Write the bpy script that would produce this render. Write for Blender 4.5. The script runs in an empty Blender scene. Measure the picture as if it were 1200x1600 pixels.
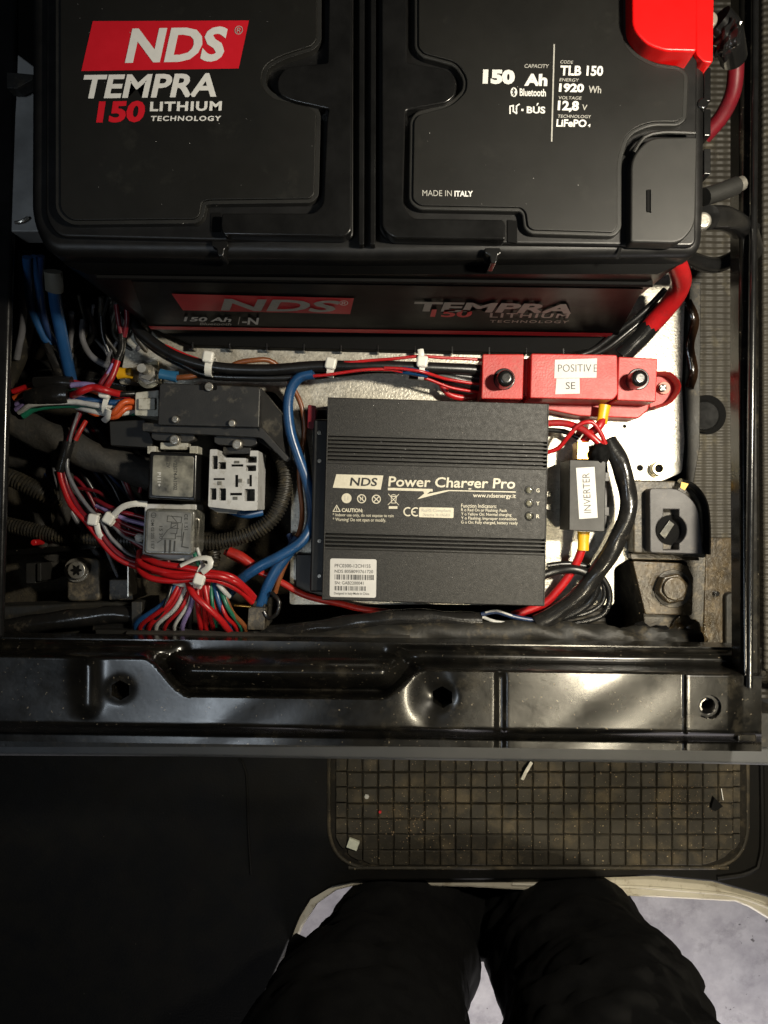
import bpy, bmesh, math, random
from mathutils import Vector, Matrix
random.seed(7)
SC = bpy.context.scene
COL = SC.collection
R = math.radians
H = 0.60            # camera height above the metal base plate, metres
F = 1200.0          # focal length in photo pixels

# ------------------------------------------------------------------ camera
cam = bpy.data.cameras.new('camera'); camo = bpy.data.objects.new('camera', cam); COL.objects.link(camo)
camo.location = (0, 0, H); camo.rotation_euler = (0, 0, 0)
cam.sensor_fit = 'VERTICAL'; cam.sensor_height = 32; cam.lens = 32 * F / 1600
cam.clip_start = 0.01; cam.clip_end = 60
SC.camera = camo
# ------------------------------------------------------------------ world and lamps
w = bpy.data.worlds.new('World'); SC.world = w; w.use_nodes = True
bg = w.node_tree.nodes['Background']
bg.inputs[0].default_value = (0.55, 0.62, 0.75, 1); bg.inputs[1].default_value = 0.006
def area(name, loc, target, size, power, col, sizey=None, spread=180):
    l = bpy.data.lights.new(name, 'AREA'); l.energy = power; l.color = col; l.size = size
    l.spread = R(spread)
    if sizey: l.shape = 'RECTANGLE'; l.size_y = sizey
    o = bpy.data.objects.new(name, l); COL.objects.link(o); o.location = loc
    o.rotation_euler = (Vector(target) - Vector(loc)).to_track_quat('-Z', 'Y').to_euler()
    return o
area('torch_light', (0.31, 0.112, 0.56), (0.19, 0.04, 0.0), 0.04, 2.3, (1.0, 0.91, 0.74), None, 125)
area('van_ceiling_light', (0.42, -0.30, 1.15), (0.17, -0.37, -0.25), 0.09, 0.72, (1.0, 0.88, 0.64), None, 46)
area('garage_tube_light', (-0.62, -0.45, 1.9), (-0.1, -0.1, 0), 0.6, 3.6, (0.80, 0.90, 1.0), 0.07)
area('added_ground_fill', (0.35, -1.75, -0.2), (0.2, -0.6, -0.75), 0.6, 16.0, (1.0, 0.94, 0.93), 0.25)  # unseen fill lamp, added low outside to brighten the ground only
SC.view_settings.view_transform = 'Standard'; SC.view_settings.look = 'None'
SC.view_settings.exposure = 0.42; SC.view_settings.gamma = 1.0

# ------------------------------------------------------------------ helpers
WL = {}
def P(x, y, z):                       # photo pixel + height in cm -> world point
    d = (H - z * .01) / F
    return Vector(((x - 600) * d, (800 - y) * d, z * .01))
def px(n, z): return n * (H - z * .01) / F

def link(o, parent=None):
    COL.objects.link(o)
    if parent:
        o.parent = parent; o.location = -WL[parent.name]
    return o
def mk(name, vs, fs, mat, parent=None, smooth=True, bevel=0, seg=2, rename=True):
    vs = [Vector(v) for v in vs]
    org = Vector((0, 0, 0))
    if parent is None:
        mn = [min(v[i] for v in vs) for i in range(3)]; mx = [max(v[i] for v in vs) for i in range(3)]
        org = Vector(((mn[0]+mx[0])/2, (mn[1]+mx[1])/2, mn[2]))
    me = bpy.data.meshes.new(name)
    me.from_pydata([v - org for v in vs], [], fs); me.validate(); me.update()
    if smooth: me.polygons.foreach_set('use_smooth', [True]*len(me.polygons))
    me.materials.append(mat)
    o = bpy.data.objects.new(name, me); link(o, parent)
    if parent is None: o.location = org; WL[o.name] = org
    else: WL[o.name] = Vector((0, 0, 0))
    if bevel:
        m = o.modifiers.new('b', 'BEVEL'); m.width = bevel; m.segments = seg; m.limit_method = 'ANGLE'
        m.angle_limit = R(35); m.harden_normals = True
    elif smooth:
        me.set_sharp_from_angle(angle=R(40))
    return o
def thing(name, label, cat, loc, group=None):
    o = bpy.data.objects.new(name, None); COL.objects.link(o); o.location = loc; o.empty_display_size = .01
    WL[o.name] = Vector(loc)
    return tag(o, label, cat, group)
def tag(o, label=None, cat=None, group=None, kind=None):
    if label: o['label'] = label
    if cat: o['category'] = cat
    if group: o['group'] = group
    if kind: o['kind'] = kind
    return o
def struct(o): o['kind'] = 'structure'; return o
def rnd(pts, r, n=6):                 # round the corners of a polygon; points are (x, y[, r])
    out = []; N = len(pts)
    for i in range(N):
        p = Vector(pts[i][:2]); a = Vector(pts[i-1][:2]); b = Vector(pts[(i+1) % N][:2])
        rr = pts[i][2] if len(pts[i]) > 2 else r
        u = (a-p); v = (b-p); lu, lv = u.length, v.length
        d = min(rr, lu*.45, lv*.45)
        if d < .5: out.append((p.x, p.y)); continue
        s = p + u/lu*d; e = p + v/lv*d
        for k in range(n+1):
            t = k/n; q = s*(1-t)**2 + p*2*t*(1-t) + e*t*t
            out.append((q.x, q.y))
    return out
def area2(p): return sum(p[i-1][0]*p[i][1]-p[i][0]*p[i-1][1] for i in range(len(p)))
def offs(pts, d):                     # offset a polygon outwards by d px
    s = 1 if area2(pts) > 0 else -1; out = []; N = len(pts)
    for i in range(N):
        a = Vector(pts[i-1]); p = Vector(pts[i]); b = Vector(pts[(i+1) % N])
        e1 = (p-a); e2 = (b-p)
        if e1.length < 1e-6 or e2.length < 1e-6: continue
        e1.normalize(); e2.normalize()
        n = Vector((e1.y+e2.y, -(e1.x+e2.x)))*s
        if n.length < 1e-6: continue
        n.normalize(); c = max(.5, n.dot(Vector((e1.y, -e1.x))*s))
        out.append((p.x+n.x*d/c, p.y+n.y*d/c))
    return out
def prism(name, pts, z0, z1, mat, parent=None, bevel=0, taper=0, seg=2, smooth=True):
    # pts in photo px seen at height z1 (cm); extruded straight down to z0; taper: outward px at the base
    top = [P(x, y, z1) for x, y in [q[:2] for q in pts]]
    bp = offs([q[:2] for q in pts], taper) if taper else pts
    bot = [P(q[0], q[1], z1) for q in bp]
    for v in bot: v.z = z0*.01
    n = len(top)
    if area2([(v.x, v.y) for v in top]) < 0: top.reverse(); bot.reverse()
    if len(bot) != n: bot = [Vector((v.x, v.y, z0*.01)) for v in top]
    vs = top+bot
    fs = [list(range(n)), list(range(2*n-1, n-1, -1))]
    for i in range(n): fs.append([(i+1) % n, i, n+i, n+(i+1) % n])
    return mk(name, vs, fs, mat, parent, smooth, bevel, seg)
def quad(x0, y0, x1, y1): return [(x0, y0), (x1, y0), (x1, y1), (x0, y1)]
def wbox(name, a, b, mat, parent=None, bevel=0):
    x0, y0, z0 = a; x1, y1, z1 = b
    vs = [(x0,y0,z0),(x1,y0,z0),(x1,y1,z0),(x0,y1,z0),(x0,y0,z1),(x1,y0,z1),(x1,y1,z1),(x0,y1,z1)]
    fs = [(0,3,2,1),(4,5,6,7),(0,1,5,4),(1,2,6,5),(2,3,7,6),(3,0,4,7)]
    return mk(name, vs, fs, mat, parent, True, bevel)
def sheet(name, pts, z, mat, parent=None):
    v = [P(x, y, z) for x, y in pts]
    if area2([(q.x, q.y) for q in v]) < 0: v.reverse()
    return mk(name, v, [list(range(len(v)))], mat, parent, False)
def disc(name, x, y, r, z0, z1, mat, parent=None, bevel=0, n=24, sides=None, rot=0, hole=0):
    c = P(x, y, z1); rr = px(r, z1); k = sides or n
    ring = [(c.x+rr*math.cos(rot+2*math.pi*i/k), c.y+rr*math.sin(rot+2*math.pi*i/k)) for i in range(k)]
    if hole:
        hr = px(hole, z1)
        rin = [(c.x+hr*math.cos(rot+2*math.pi*i/k), c.y+hr*math.sin(rot+2*math.pi*i/k)) for i in range(k)]
        vs = [(a, b, z1*.01) for a, b in ring]+[(a, b, z0*.01) for a, b in ring]+[(a, b, z1*.01) for a, b in rin]+[(a, b, z0*.01) for a, b in rin]
        fs = []
        for i in range(k):
            j = (i+1) % k
            fs += [(i, j, 2*k+j, 2*k+i), (j, i, k+i, k+j), (2*k+i, 2*k+j, 3*k+j, 3*k+i), (k+i, 3*k+i, 3*k+j, k+j)]
        return mk(name, vs, fs, mat, parent, True, bevel)
    vs = [(a, b, z1*.01) for a, b in ring]+[(a, b, z0*.01) for a, b in ring]
    fs = [list(range(k)), list(range(2*k-1, k-1, -1))]+[((i+1) % k, i, k+i, k+(i+1) % k) for i in range(k)]
    return mk(name, vs, fs, mat, parent, True, bevel)
def crom(pts, step):
    p = [Vector(q) for q in pts]
    p = [p[0]*2-p[1]]+p+[p[-1]*2-p[-2]]
    out = []
    for i in range(1, len(p)-2):
        a, b, c, d = p[i-1:i+3]; n = max(2, int((c-b).length/step))
        for k in range(n):
            t = k/n
            out.append(.5*((2*b)+(c-a)*t+(2*a-5*b+4*c-d)*t*t+(3*b-a-3*c+d)*t**3))
    out.append(p[-2]); return out
def sweep(name, path, rad, mat, parent=None, n=12, flat=1.0):
    N = len(path); vs = []; fs = []
    T = []
    for i in range(N):
        t = path[min(i+1, N-1)]-path[max(i-1, 0)]
        T.append(t.normalized() if t.length > 0 else Vector((1, 0, 0)))
    u = T[0].cross(Vector((0, 0, 1)))
    if u.length < .05: u = Vector((1, 0, 0))
    u.normalize(); L = 0
    for i in range(N):
        if i: L += (path[i]-path[i-1]).length
        u = (u-T[i]*u.dot(T[i])).normalized(); v = u.cross(T[i])
        r = rad(i/(N-1), L) if callable(rad) else rad
        for k in range(n):
            a = 2*math.pi*k/n
            rr = r(a) if callable(r) else r
            vs.append(path[i]+u*math.cos(a)*rr+v*math.sin(a)*rr*flat)
    for i in range(N-1):
        for k in range(n):
            fs.append((i*n+k, (i+1)*n+k, (i+1)*n+(k+1) % n, i*n+(k+1) % n))
    fs.append(list(range(n))); fs.append(list(range(N*n-1, (N-1)*n-1, -1)))
    return mk(name, vs, fs, mat, parent)
def tube(name, pts, r, mat, parent=None, n=12, step=.004, flat=1.0):
    return sweep(name, crom([P(*p) for p in pts], step), r, mat, parent, n, flat)
from mathutils import noise as mno
def wire(pts, r, mat, label, group=None, name='wire', cat='wire', flat=1.0, n=10):
    path = crom([P(*p) for p in pts], .003); sd = random.uniform(0, 99); N = len(path)
    amp = .0011 if r < 3.4 else .0007          # slight kinks of a real wire
    for i in range(1, N-1):
        k = min(1, i/4, (N-1-i)/4); q = Vector((sd, i*.003*38, sd))
        path[i] = path[i]+Vector((mno.noise(q), mno.noise(q+Vector((31, 0, 0))), .5*mno.noise(q+Vector((0, 0, 57)))))*amp*k
    return tag(sweep(name, path, r*.001, mat, None, n, flat), label, cat, group)
def corr(r, pitch=.0025, amp=.11):
    return lambda t, L: r*(1+amp*(1 if math.sin(2*math.pi*L/pitch) > 0 else -1))
def taped(r, seed=0, amp=.07):        # uneven taped bundle
    f = [(random.uniform(10, 60), random.uniform(0, 6), random.choice([1, 2, 3])) for _ in range(5)]
    amp *= .6
    return lambda t, L: (lambda a: r*(1+amp*sum(math.sin(L*k*6.28/1.5+p+m*a)*.5 for k, p, m in f)))
def cutter(pts, z, lo, hi):           # pts as seen at height z, spanning lo..hi
    o = prism('cutter', pts, lo, z, darkrec)
    me = o.data; t = max(v.co.z for v in me.vertices)
    for v in me.vertices:
        if v.co.z > t-1e-6: v.co.z += (hi-z)*.01
    return o
FONTC = {}
def text(name, s, O, U, V, mat, parent, bold=0.0, sp=1.0):
    # text fitted to the parallelogram O, O+U, O+V (world); mirrored-safe flat mesh
    def glyphs(b):
        c = bpy.data.curves.new('t', 'FONT'); c.body = s; c.offset = b; c.resolution_u = 3; c.space_character = sp
        o = bpy.data.objects.new('t', c); COL.objects.link(o)
        dg = bpy.context.evaluated_depsgraph_get()
        me = bpy.data.meshes.new_from_object(o.evaluated_get(dg))
        v = [v.co.copy() for v in me.vertices]; f = [list(p.vertices) for p in me.polygons]
        bpy.data.objects.remove(o); bpy.data.curves.remove(c); bpy.data.meshes.remove(me)
        return v, f
    vs, fs = glyphs(bold)
    if not vs: return None
    x0 = min(v.x for v in vs); x1 = max(v.x for v in vs); y0 = min(v.y for v in vs); y1 = max(v.y for v in vs)
    if bold >= .02:                   # fills the small gaps the outline offset leaves in M and A
        v2, f2 = glyphs(.004); k = len(vs)
        vs += v2; fs += [[q+k for q in f] for f in f2]
    else: k = len(vs)
    nrm = U.cross(V).normalized()
    w_ = [O+U*((v.x-x0)/(x1-x0))+V*((v.y-y0)/(y1-y0))-(nrm*.00004 if i >= k else Vector((0, 0, 0))) for i, v in enumerate(vs)]
    return mk(name, w_, fs, mat, parent, False)
def ptext(s, x0, y0, x1, y1, z, mat, parent, bold=0.0, skew=0, rise=0, name='lettering', sp=1.0):
    # horizontal text: left/bottom at (x0,y1), right/top at (x1,y0); skew px shift of the top, rise px change of y over the width
    O = P(x0, y1, z); U = P(x1-skew, y1+rise, z)-O; V = P(x0+skew, y0, z)-O
    return text(name, s, O, U, V, mat, parent, bold, sp)
def poly(name, pts, z, mat, parent): return sheet(name, pts, z, mat, parent)
def stroke(pts, wd, closed=False):    # polyline -> list of quads px
    out = []
    q = pts+[pts[0]] if closed else pts
    for a, b in zip(q, q[1:]):
        a = Vector(a); b = Vector(b); d = (b-a)
        if d.length < 1e-6: continue
        d.normalize(); n = Vector((-d.y, d.x))*wd/2; e = d*wd/2
        out.append([tuple(a-e+n), tuple(b+e+n), tuple(b+e-n), tuple(a-e-n)])
    return out
def lines(name, quads, z, mat, parent):
    vs = []; fs = []
    for i, q in enumerate(quads):
        p = [P(a, b, z+.0004*i) for a, b in q]
        if area2([(v.x, v.y) for v in p]) < 0: p.reverse()
        fs.append([len(vs)+k for k in range(4)]); vs += p
    return mk(name, vs, fs, mat, parent, False)
def circ(x, y, r, n=20): return [(x+r*math.cos(2*math.pi*i/n), y+r*math.sin(2*math.pi*i/n)) for i in range(n)]

# ------------------------------------------------------------------ materials
def M(name, c, c2=None, ns=120, rough=.5, rvar=0, bump=0, bs=400, metal=0, dust=None, damt=.5, dscale=60, spec=.5, coat=0, specks=None, trans=0, det=4, sss=0):
    m = bpy.data.materials.new(name); m.use_nodes = True
    nt = m.node_tree; N = nt.nodes; L = nt.links; b = N['Principled BSDF']
    tc = N.new('ShaderNodeTexCoord'); geo = N.new('ShaderNodeNewGeometry')
    def noise(s, d=det, r=.6):
        n = N.new('ShaderNodeTexNoise'); n.inputs['Scale'].default_value = s; n.inputs['Detail'].default_value = d
        n.inputs['Roughness'].default_value = r; L.new(geo.outputs['Position'], n.inputs['Vector']); return n
    def ramp(src, a, bb):
        r = N.new('ShaderNodeMapRange'); r.inputs['From Min'].default_value = a; r.inputs['From Max'].default_value = bb
        L.new(src, r.inputs['Value']); return r.outputs['Result']
    def mix(f, A, B):
        x = N.new('ShaderNodeMix'); x.data_type = 'RGBA'
        L.new(f, x.inputs['Factor'])
        for s, v in ((x.inputs[6], A), (x.inputs[7], B)):
            if isinstance(v, tuple): s.default_value = (*v[:3], 1)
            else: L.new(v, s)
        return x.outputs[2]
    c2 = c2 or tuple(k*.8 for k in c)
    n1 = noise(ns); col = mix(ramp(n1.outputs['Fac'], .35, .65), c, c2)
    if dust:
        nd = noise(dscale, 6, .7); col = mix(ramp(nd.outputs['Fac'], .62-.25*damt, .80-.2*damt), col, dust)
    if specks:
        sc, sscale, th = specks; n3 = noise(sscale, 2, .5); col = mix(ramp(n3.outputs['Fac'], th, th+.04), col, sc)
    L.new(col, b.inputs['Base Color'])
    b.inputs['Roughness'].default_value = rough; b.inputs['Metallic'].default_value = metal
    b.inputs['Specular IOR Level'].default_value = spec; b.inputs['Coat Weight'].default_value = coat
    b.inputs['Coat Roughness'].default_value = .12
    if sss: b.inputs['Subsurface Weight'].default_value = sss; b.inputs['Subsurface Radius'].default_value = (.003, .003, .002); b.inputs['Subsurface Scale'].default_value = 1
    if rvar:
        nr = noise(ns*.4, 5, .7); mr = N.new('ShaderNodeMapRange'); L.new(nr.outputs['Fac'], mr.inputs['Value'])
        mr.inputs['From Min'].default_value = .3; mr.inputs['From Max'].default_value = .7
        mr.inputs['To Min'].default_value = max(.03, rough-rvar); mr.inputs['To Max'].default_value = min(1, rough+rvar)
        L.new(mr.outputs['Result'], b.inputs['Roughness'])
    if bump:
        nb = noise(bs, 3, .6); bp = N.new('ShaderNodeBump'); bp.inputs['Strength'].default_value = bump
        bp.inputs['Distance'].default_value = .0006; L.new(nb.outputs['Fac'], bp.inputs['Height']); L.new(bp.outputs['Normal'], b.inputs['Normal'])
    return m
DUST = (.085, .068, .042)
blk = M('black_plastic', (.004,.004,.004), (.007,.0067,.0065), 90, .42, .08, .12, 2500, spec=.4)
blkm = M('black_matte_plastic', (.011,.011,.010), (.016,.0155,.014), 60, .5, .07, .12, 4000, spec=.4)
lidm = M('battery_label_film', (.0065,.0064,.0056), (.0085,.0082,.007), 25, .5, .07, .08, 4000, spec=.36, dust=(.018,.0175,.0145), damt=.1, dscale=35)
gloss = M('glossy_black_plastic', (.006,.006,.006), (.01,.01,.01), 60, .2, .08, .05, 500)
paint = M('glossy_black_paint', (.003,.003,.0028), (.008,.0073,.006), 45, .23, .09, .12, 70, coat=.1, spec=.36, dust=(.03,.026,.019), damt=.3, dscale=38, specks=((.13,.11,.08), 420, .70))
trim = M('grey_plastic_trim', (.050,.053,.058), (.060,.062,.066), 30, .55, .08, .2, 1500, specks=((.11,.11,.11), 90, .77))
red = M('red_plastic', (.44,.020,.017), (.36,.016,.014), 60, .48, .08, .3, 700, dust=(.30,.06,.045), damt=.25, dscale=70)
redcap = M('red_cap_plastic', (.70,.004,.004), (.66,.003,.003), 30, .38, .03, .02, 900)
anod = M('anodised_charger_metal', (.006,.0058,.0053), (.020,.0185,.0155), 650, .5, .1, .35, 1500, metal=0, spec=.4, dust=(.02,.0185,.016), damt=.15, dscale=45, specks=((.13,.12,.10), 900, .715))
darkrec = M('dark_recess', (.003,.003,.003), None, 60, .85, spec=.15)
white = M('white_print', (.75,.74,.70), (.70,.69,.66), 300, .55)
wdim = M('grey_print', (.42,.41,.37), (.35,.34,.31), 500, .6)
redp = M('red_print', (.62,.008,.02), (.57,.006,.016), 90, .5)
crm = M('cream_print', (.62,.58,.46), (.55,.51,.40), 400, .5)
bprint = M('black_print', (.01,.01,.01), None, 90, .6)
paper = M('label_paper', (.55,.54,.52), (.48,.475,.46), 60, .55, .05, .3, 150)
steel = M('worn_steel', (.46,.44,.39), (.34,.32,.28), 200, .32, .1, .2, 900, metal=.75, dust=(.12,.09,.05), damt=.2, dscale=300)
zinc = M('yellow_zinc', (.55,.50,.36), (.45,.40,.27), 300, .35, .1, .2, 700, metal=1)
nylon = M('white_nylon', (.72,.71,.66), (.64,.63,.57), 80, .4, .05, .1, 600, sss=.0)
wplast = M('socket_white_plastic', (.50,.50,.49), (.40,.40,.39), 70, .5, .05, .15, 700, dust=(.22,.20,.15), damt=.3, dscale=90)
wconn = M('dirty_white_connector', (.50,.49,.43), (.38,.37,.31), 120, .45, .05, .15, 700, dust=(.16,.14,.10), damt=.45, dscale=140)
yel = M('yellow_crimp', (.72,.40,.01), (.65,.34,.01), 90, .4, .05, .2, 500)
bcr = M('blue_crimp', (.02,.12,.25), (.02,.10,.20), 90, .4)
brass = M('brass', (.55,.33,.08), (.40,.22,.06), 200, .3, .05, .1, 500, metal=1)
relaym = M('relay_clear_grey', (.07,.07,.06), (.13,.125,.11), 60, .28, .1, .2, 120, coat=.25, dust=(.28,.27,.22), damt=.3, dscale=90)
relayt = M('relay_dark_clear', (.03,.029,.026), (.30,.29,.24), 55, .2, .1, .3, 90, coat=.4)
boxm = M('relay_box_plastic', (.012,.012,.0118), (.02,.0195,.0185), 50, .5, .08, .2, 900, dust=(.10,.09,.07), damt=.30, dscale=55)
dirty = M('dirty_black', (.010,.010,.009), (.018,.016,.012), 60, .6, .1, .6, 300, dust=DUST, damt=.25, dscale=90)
brkt = M('dusty_painted_bracket', (.026,.023,.018), (.05,.042,.03), 70, .5, .1, .5, 500, dust=(.16,.13,.085), damt=.55, dscale=130)
oily = M('greasy_brown_metal', (.06,.042,.02), (.025,.018,.01), 90, .32, .12, .5, 300, dust=(.16,.12,.07), damt=.35, dscale=160)
mount = M('seat_mount_plastic', (.045,.043,.045), (.06,.058,.06), 90, .5, .06, .25, 1500, dust=(.10,.09,.08), damt=.2, dscale=120)
def wm(n, c, r=.35): return M(n, c, tuple(k*.78 for k in c), 70, r, .12, .12, 500, dust=tuple(k*.45+.012 for k in c), damt=.3, dscale=55)
wr = wm('red_wire_pvc', (.42,.010,.012)); wro = wm('orange_red_wire_pvc', (.36,.018,.012)); wb = wm('blue_wire_pvc', (.012,.062,.17)); wbd = wm('dark_blue_wire_pvc', (.012,.03,.09))
wk = wm('black_wire_pvc', (.009,.009,.009), .32); wbr = wm('brown_wire_pvc', (.20,.065,.022)); ww = wm('white_wire_pvc', (.52,.52,.50)); wg = wm('green_wire_pvc', (.012,.14,.08))
wv = wm('violet_wire_pvc', (.26,.20,.42)); wgr = wm('grey_wire_pvc', (.14,.14,.15)); wdr = wm('dark_red_wire_pvc', (.16,.008,.015)); wo = wm('orange_wire_pvc', (.55,.09,.02))
tape = M('black_tape', (.009,.009,.009), (.014,.013,.012), 120, .22, .1, .5, 160, dust=(.07,.06,.045), damt=.12, dscale=120)
loom = M('dusty_black_loom', (.014,.013,.011), (.024,.021,.015), 120, .45, .1, .4, 500, dust=(.075,.06,.035), damt=.4, dscale=160)
fabt = M('dusty_fabric_tape', (.020,.019,.017), (.03,.027,.022), 90, .75, .1, .9, 350, dust=(.06,.05,.038), damt=.35, dscale=70)
cloth = M('black_trouser_cloth', (.003,.003,.0034), (.005,.005,.005), 90, .9, .05, .5, 1600, spec=.15)
creamp = M('cream_door_sill_paint', (.50,.47,.39), (.42,.39,.32), 25, .45, .1, .3, 90, dust=(.16,.12,.07), damt=.22, dscale=70)
shoe = M('black_shoe_leather', (.015,.015,.015), None, 60, .5)

def galv():
    m = M('galvanised_plate', (.60,.57,.49), (.50,.475,.41), 260, .38, .12, .6, 500, metal=.5)
    nt = m.node_tree; N = nt.nodes; L = nt.links; b = N['Principled BSDF']
    geo = N.new('ShaderNodeNewGeometry')
    v = N.new('ShaderNodeTexVoronoi'); v.inputs['Scale'].default_value = 420; L.new(geo.outputs['Position'], v.inputs['Vector'])
    n = N.new('ShaderNodeTexNoise'); n.inputs['Scale'].default_value = 700; n.inputs['Detail'].default_value = 2; L.new(geo.outputs['Position'], n.inputs['Vector'])
    n2 = N.new('ShaderNodeTexNoise'); n2.inputs['Scale'].default_value = 30; n2.inputs['Detail'].default_value = 5; L.new(geo.outputs['Position'], n2.inputs['Vector'])
    r = N.new('ShaderNodeMapRange'); r.inputs['From Min'].default_value = .60; r.inputs['From Max'].default_value = .72; L.new(n.outputs['Fac'], r.inputs['Value'])
    s = N.new('ShaderNodeSeparateColor'); L.new(v.outputs['Color'], s.inputs[0])
    src = b.inputs['Base Color'].links[0].from_socket
    x = N.new('ShaderNodeMix'); x.data_type = 'RGBA'; x.blend_type = 'MULTIPLY'; x.inputs['Factor'].default_value = .22
    L.new(src, x.inputs[6]); L.new(s.outputs[0], x.inputs[7])
    y = N.new('ShaderNodeMix'); y.data_type = 'RGBA'; L.new(r.outputs['Result'], y.inputs['Factor']); L.new(x.outputs[2], y.inputs[6]); y.inputs[7].default_value = (.22,.20,.155,1)
    r2 = N.new('ShaderNodeMapRange'); r2.inputs['From Min'].default_value = .55; r2.inputs['From Max'].default_value = .75; L.new(n2.outputs['Fac'], r2.inputs['Value'])
    r2.inputs['To Max'].default_value = .3
    z = N.new('ShaderNodeMix'); z.data_type = 'RGBA'; L.new(r2.outputs['Result'], z.inputs['Factor']); L.new(y.outputs[2], z.inputs[6]); z.inputs[7].default_value = (.30,.28,.23,1)
    L.new(z.outputs[2], b.inputs['Base Color'])
    return m
plate_m = galv()
def ribbed(name, c, c2, sx, sy, strength=.8):    # fine moulded rubber rib texture
    m = M(name, c, c2, 40, .6, .08, 0, dust=(.10,.088,.06), damt=.25, dscale=60)
    nt = m.node_tree; N = nt.nodes; L = nt.links; b = N['Principled BSDF']; geo = N.new('ShaderNodeNewGeometry')
    ws = []
    for ax, s in (('X', sx), ('Y', sy)):
        q = N.new('ShaderNodeTexWave'); q.bands_direction = ax; q.inputs['Scale'].default_value = s; q.inputs['Distortion'].default_value = .6
        q.inputs['Detail'].default_value = 1; L.new(geo.outputs['Position'], q.inputs['Vector']); ws.append(q)
    a = N.new('ShaderNodeMath'); a.operation = 'ADD'; L.new(ws[0].outputs['Fac'], a.inputs[0]); L.new(ws[1].outputs['Fac'], a.inputs[1])
    bp = N.new('ShaderNodeBump'); bp.inputs['Strength'].default_value = strength; bp.inputs['Distance'].default_value = .001
    L.new(a.outputs[0], bp.inputs['Height']); L.new(bp.outputs['Normal'], b.inputs['Normal'])
    return m
rubber = ribbed('ribbed_cab_rubber', (.048,.043,.033), (.036,.032,.025), 34, 62)
floor_m = M('worn_black_floor_rubber', (.0025,.0025,.0025), (.005,.0045,.0035), 30, .6, .1, .3, 400, spec=.15, specks=((.08,.07,.05), 260, .76))
pad_m = M('dusty_mat_rubber', (.030,.025,.016), (.017,.0145,.0095), 55, .65, .12, .9, 500, dust=(.085,.066,.038), damt=.5, dscale=26, specks=((.40,.32,.20), 420, .70), spec=.35)
concrete = M('garage_concrete', (.46,.45,.47), (.33,.32,.345), 24, .8, .1, .6, 60, dust=(.22,.21,.23), damt=.4, dscale=16, specks=((.12,.115,.12), 75, .70))
carpet = M('dusty_carpet', (.035,.028,.016), (.02,.016,.010), 250, .9, .05, 1, 700, specks=((.16,.12,.06), 700, .70))

# ================================================================== SETTING
struct(wbox('ground', (-6, -6, -.80), (6, 6, -.75), concrete))
fl = [(-1500,-900),(3000,-900),(3000,2300),(1400,1520),(1290,1446),(1200,1404),(1115,1380),(1023,1371),(867,1376),(562,1378),(520,1387),(485,1408),(468,1436),(456,1466),(421,1545),(383,1605),(330,1700),(250,2300),(-1500,2300)]
floor = struct(prism('van_floor', fl, -27, -25, floor_m, bevel=.004))
sill = [(-200,-300),(1500,-300),(1600,1640),(1400,1520),(1290,1480),(1200,1437),(1172,1420),(1150,1411),(1060,1406),(959,1401),(880,1396),(800,1392),(730,1388),(562,1384),(526,1393),(496,1414),(474,1448),(440,1530),(397,1605),(300,1900),(-200,1900)]
struct(prism('door_sill', sill, -31, -27.3, creamp, bevel=.004))
# pressed line along the sill
sr = [(800,1381),(900,1384),(1000,1386),(1080,1392),(1150,1400),(1215,1424),(1290,1464)]
sline = tube('sill_bead', [(x, y, -27.3) for x, y in sr], .0022, creamp, None, 8, .01); struct(sline)
struct(prism('van_step_wall', offs(sill, -14), -74.9, -31.1, dirty))
# rubber floor beside the seat box, and the bottom of the box
struct(wbox('cab_floor', (.145, -.165, -.075), (.62, .75, -.06), rubber))
tag(wbox('box_side_wall', (-.35, -.15, -.07), (-.332, .6, .05), gloss), 'black left side wall of the seat box below its rail', 'wall')
struct(prism('seat_box_floor', quad(-120, 330, 1090, 1080), -8, -6.5, carpet))
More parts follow.
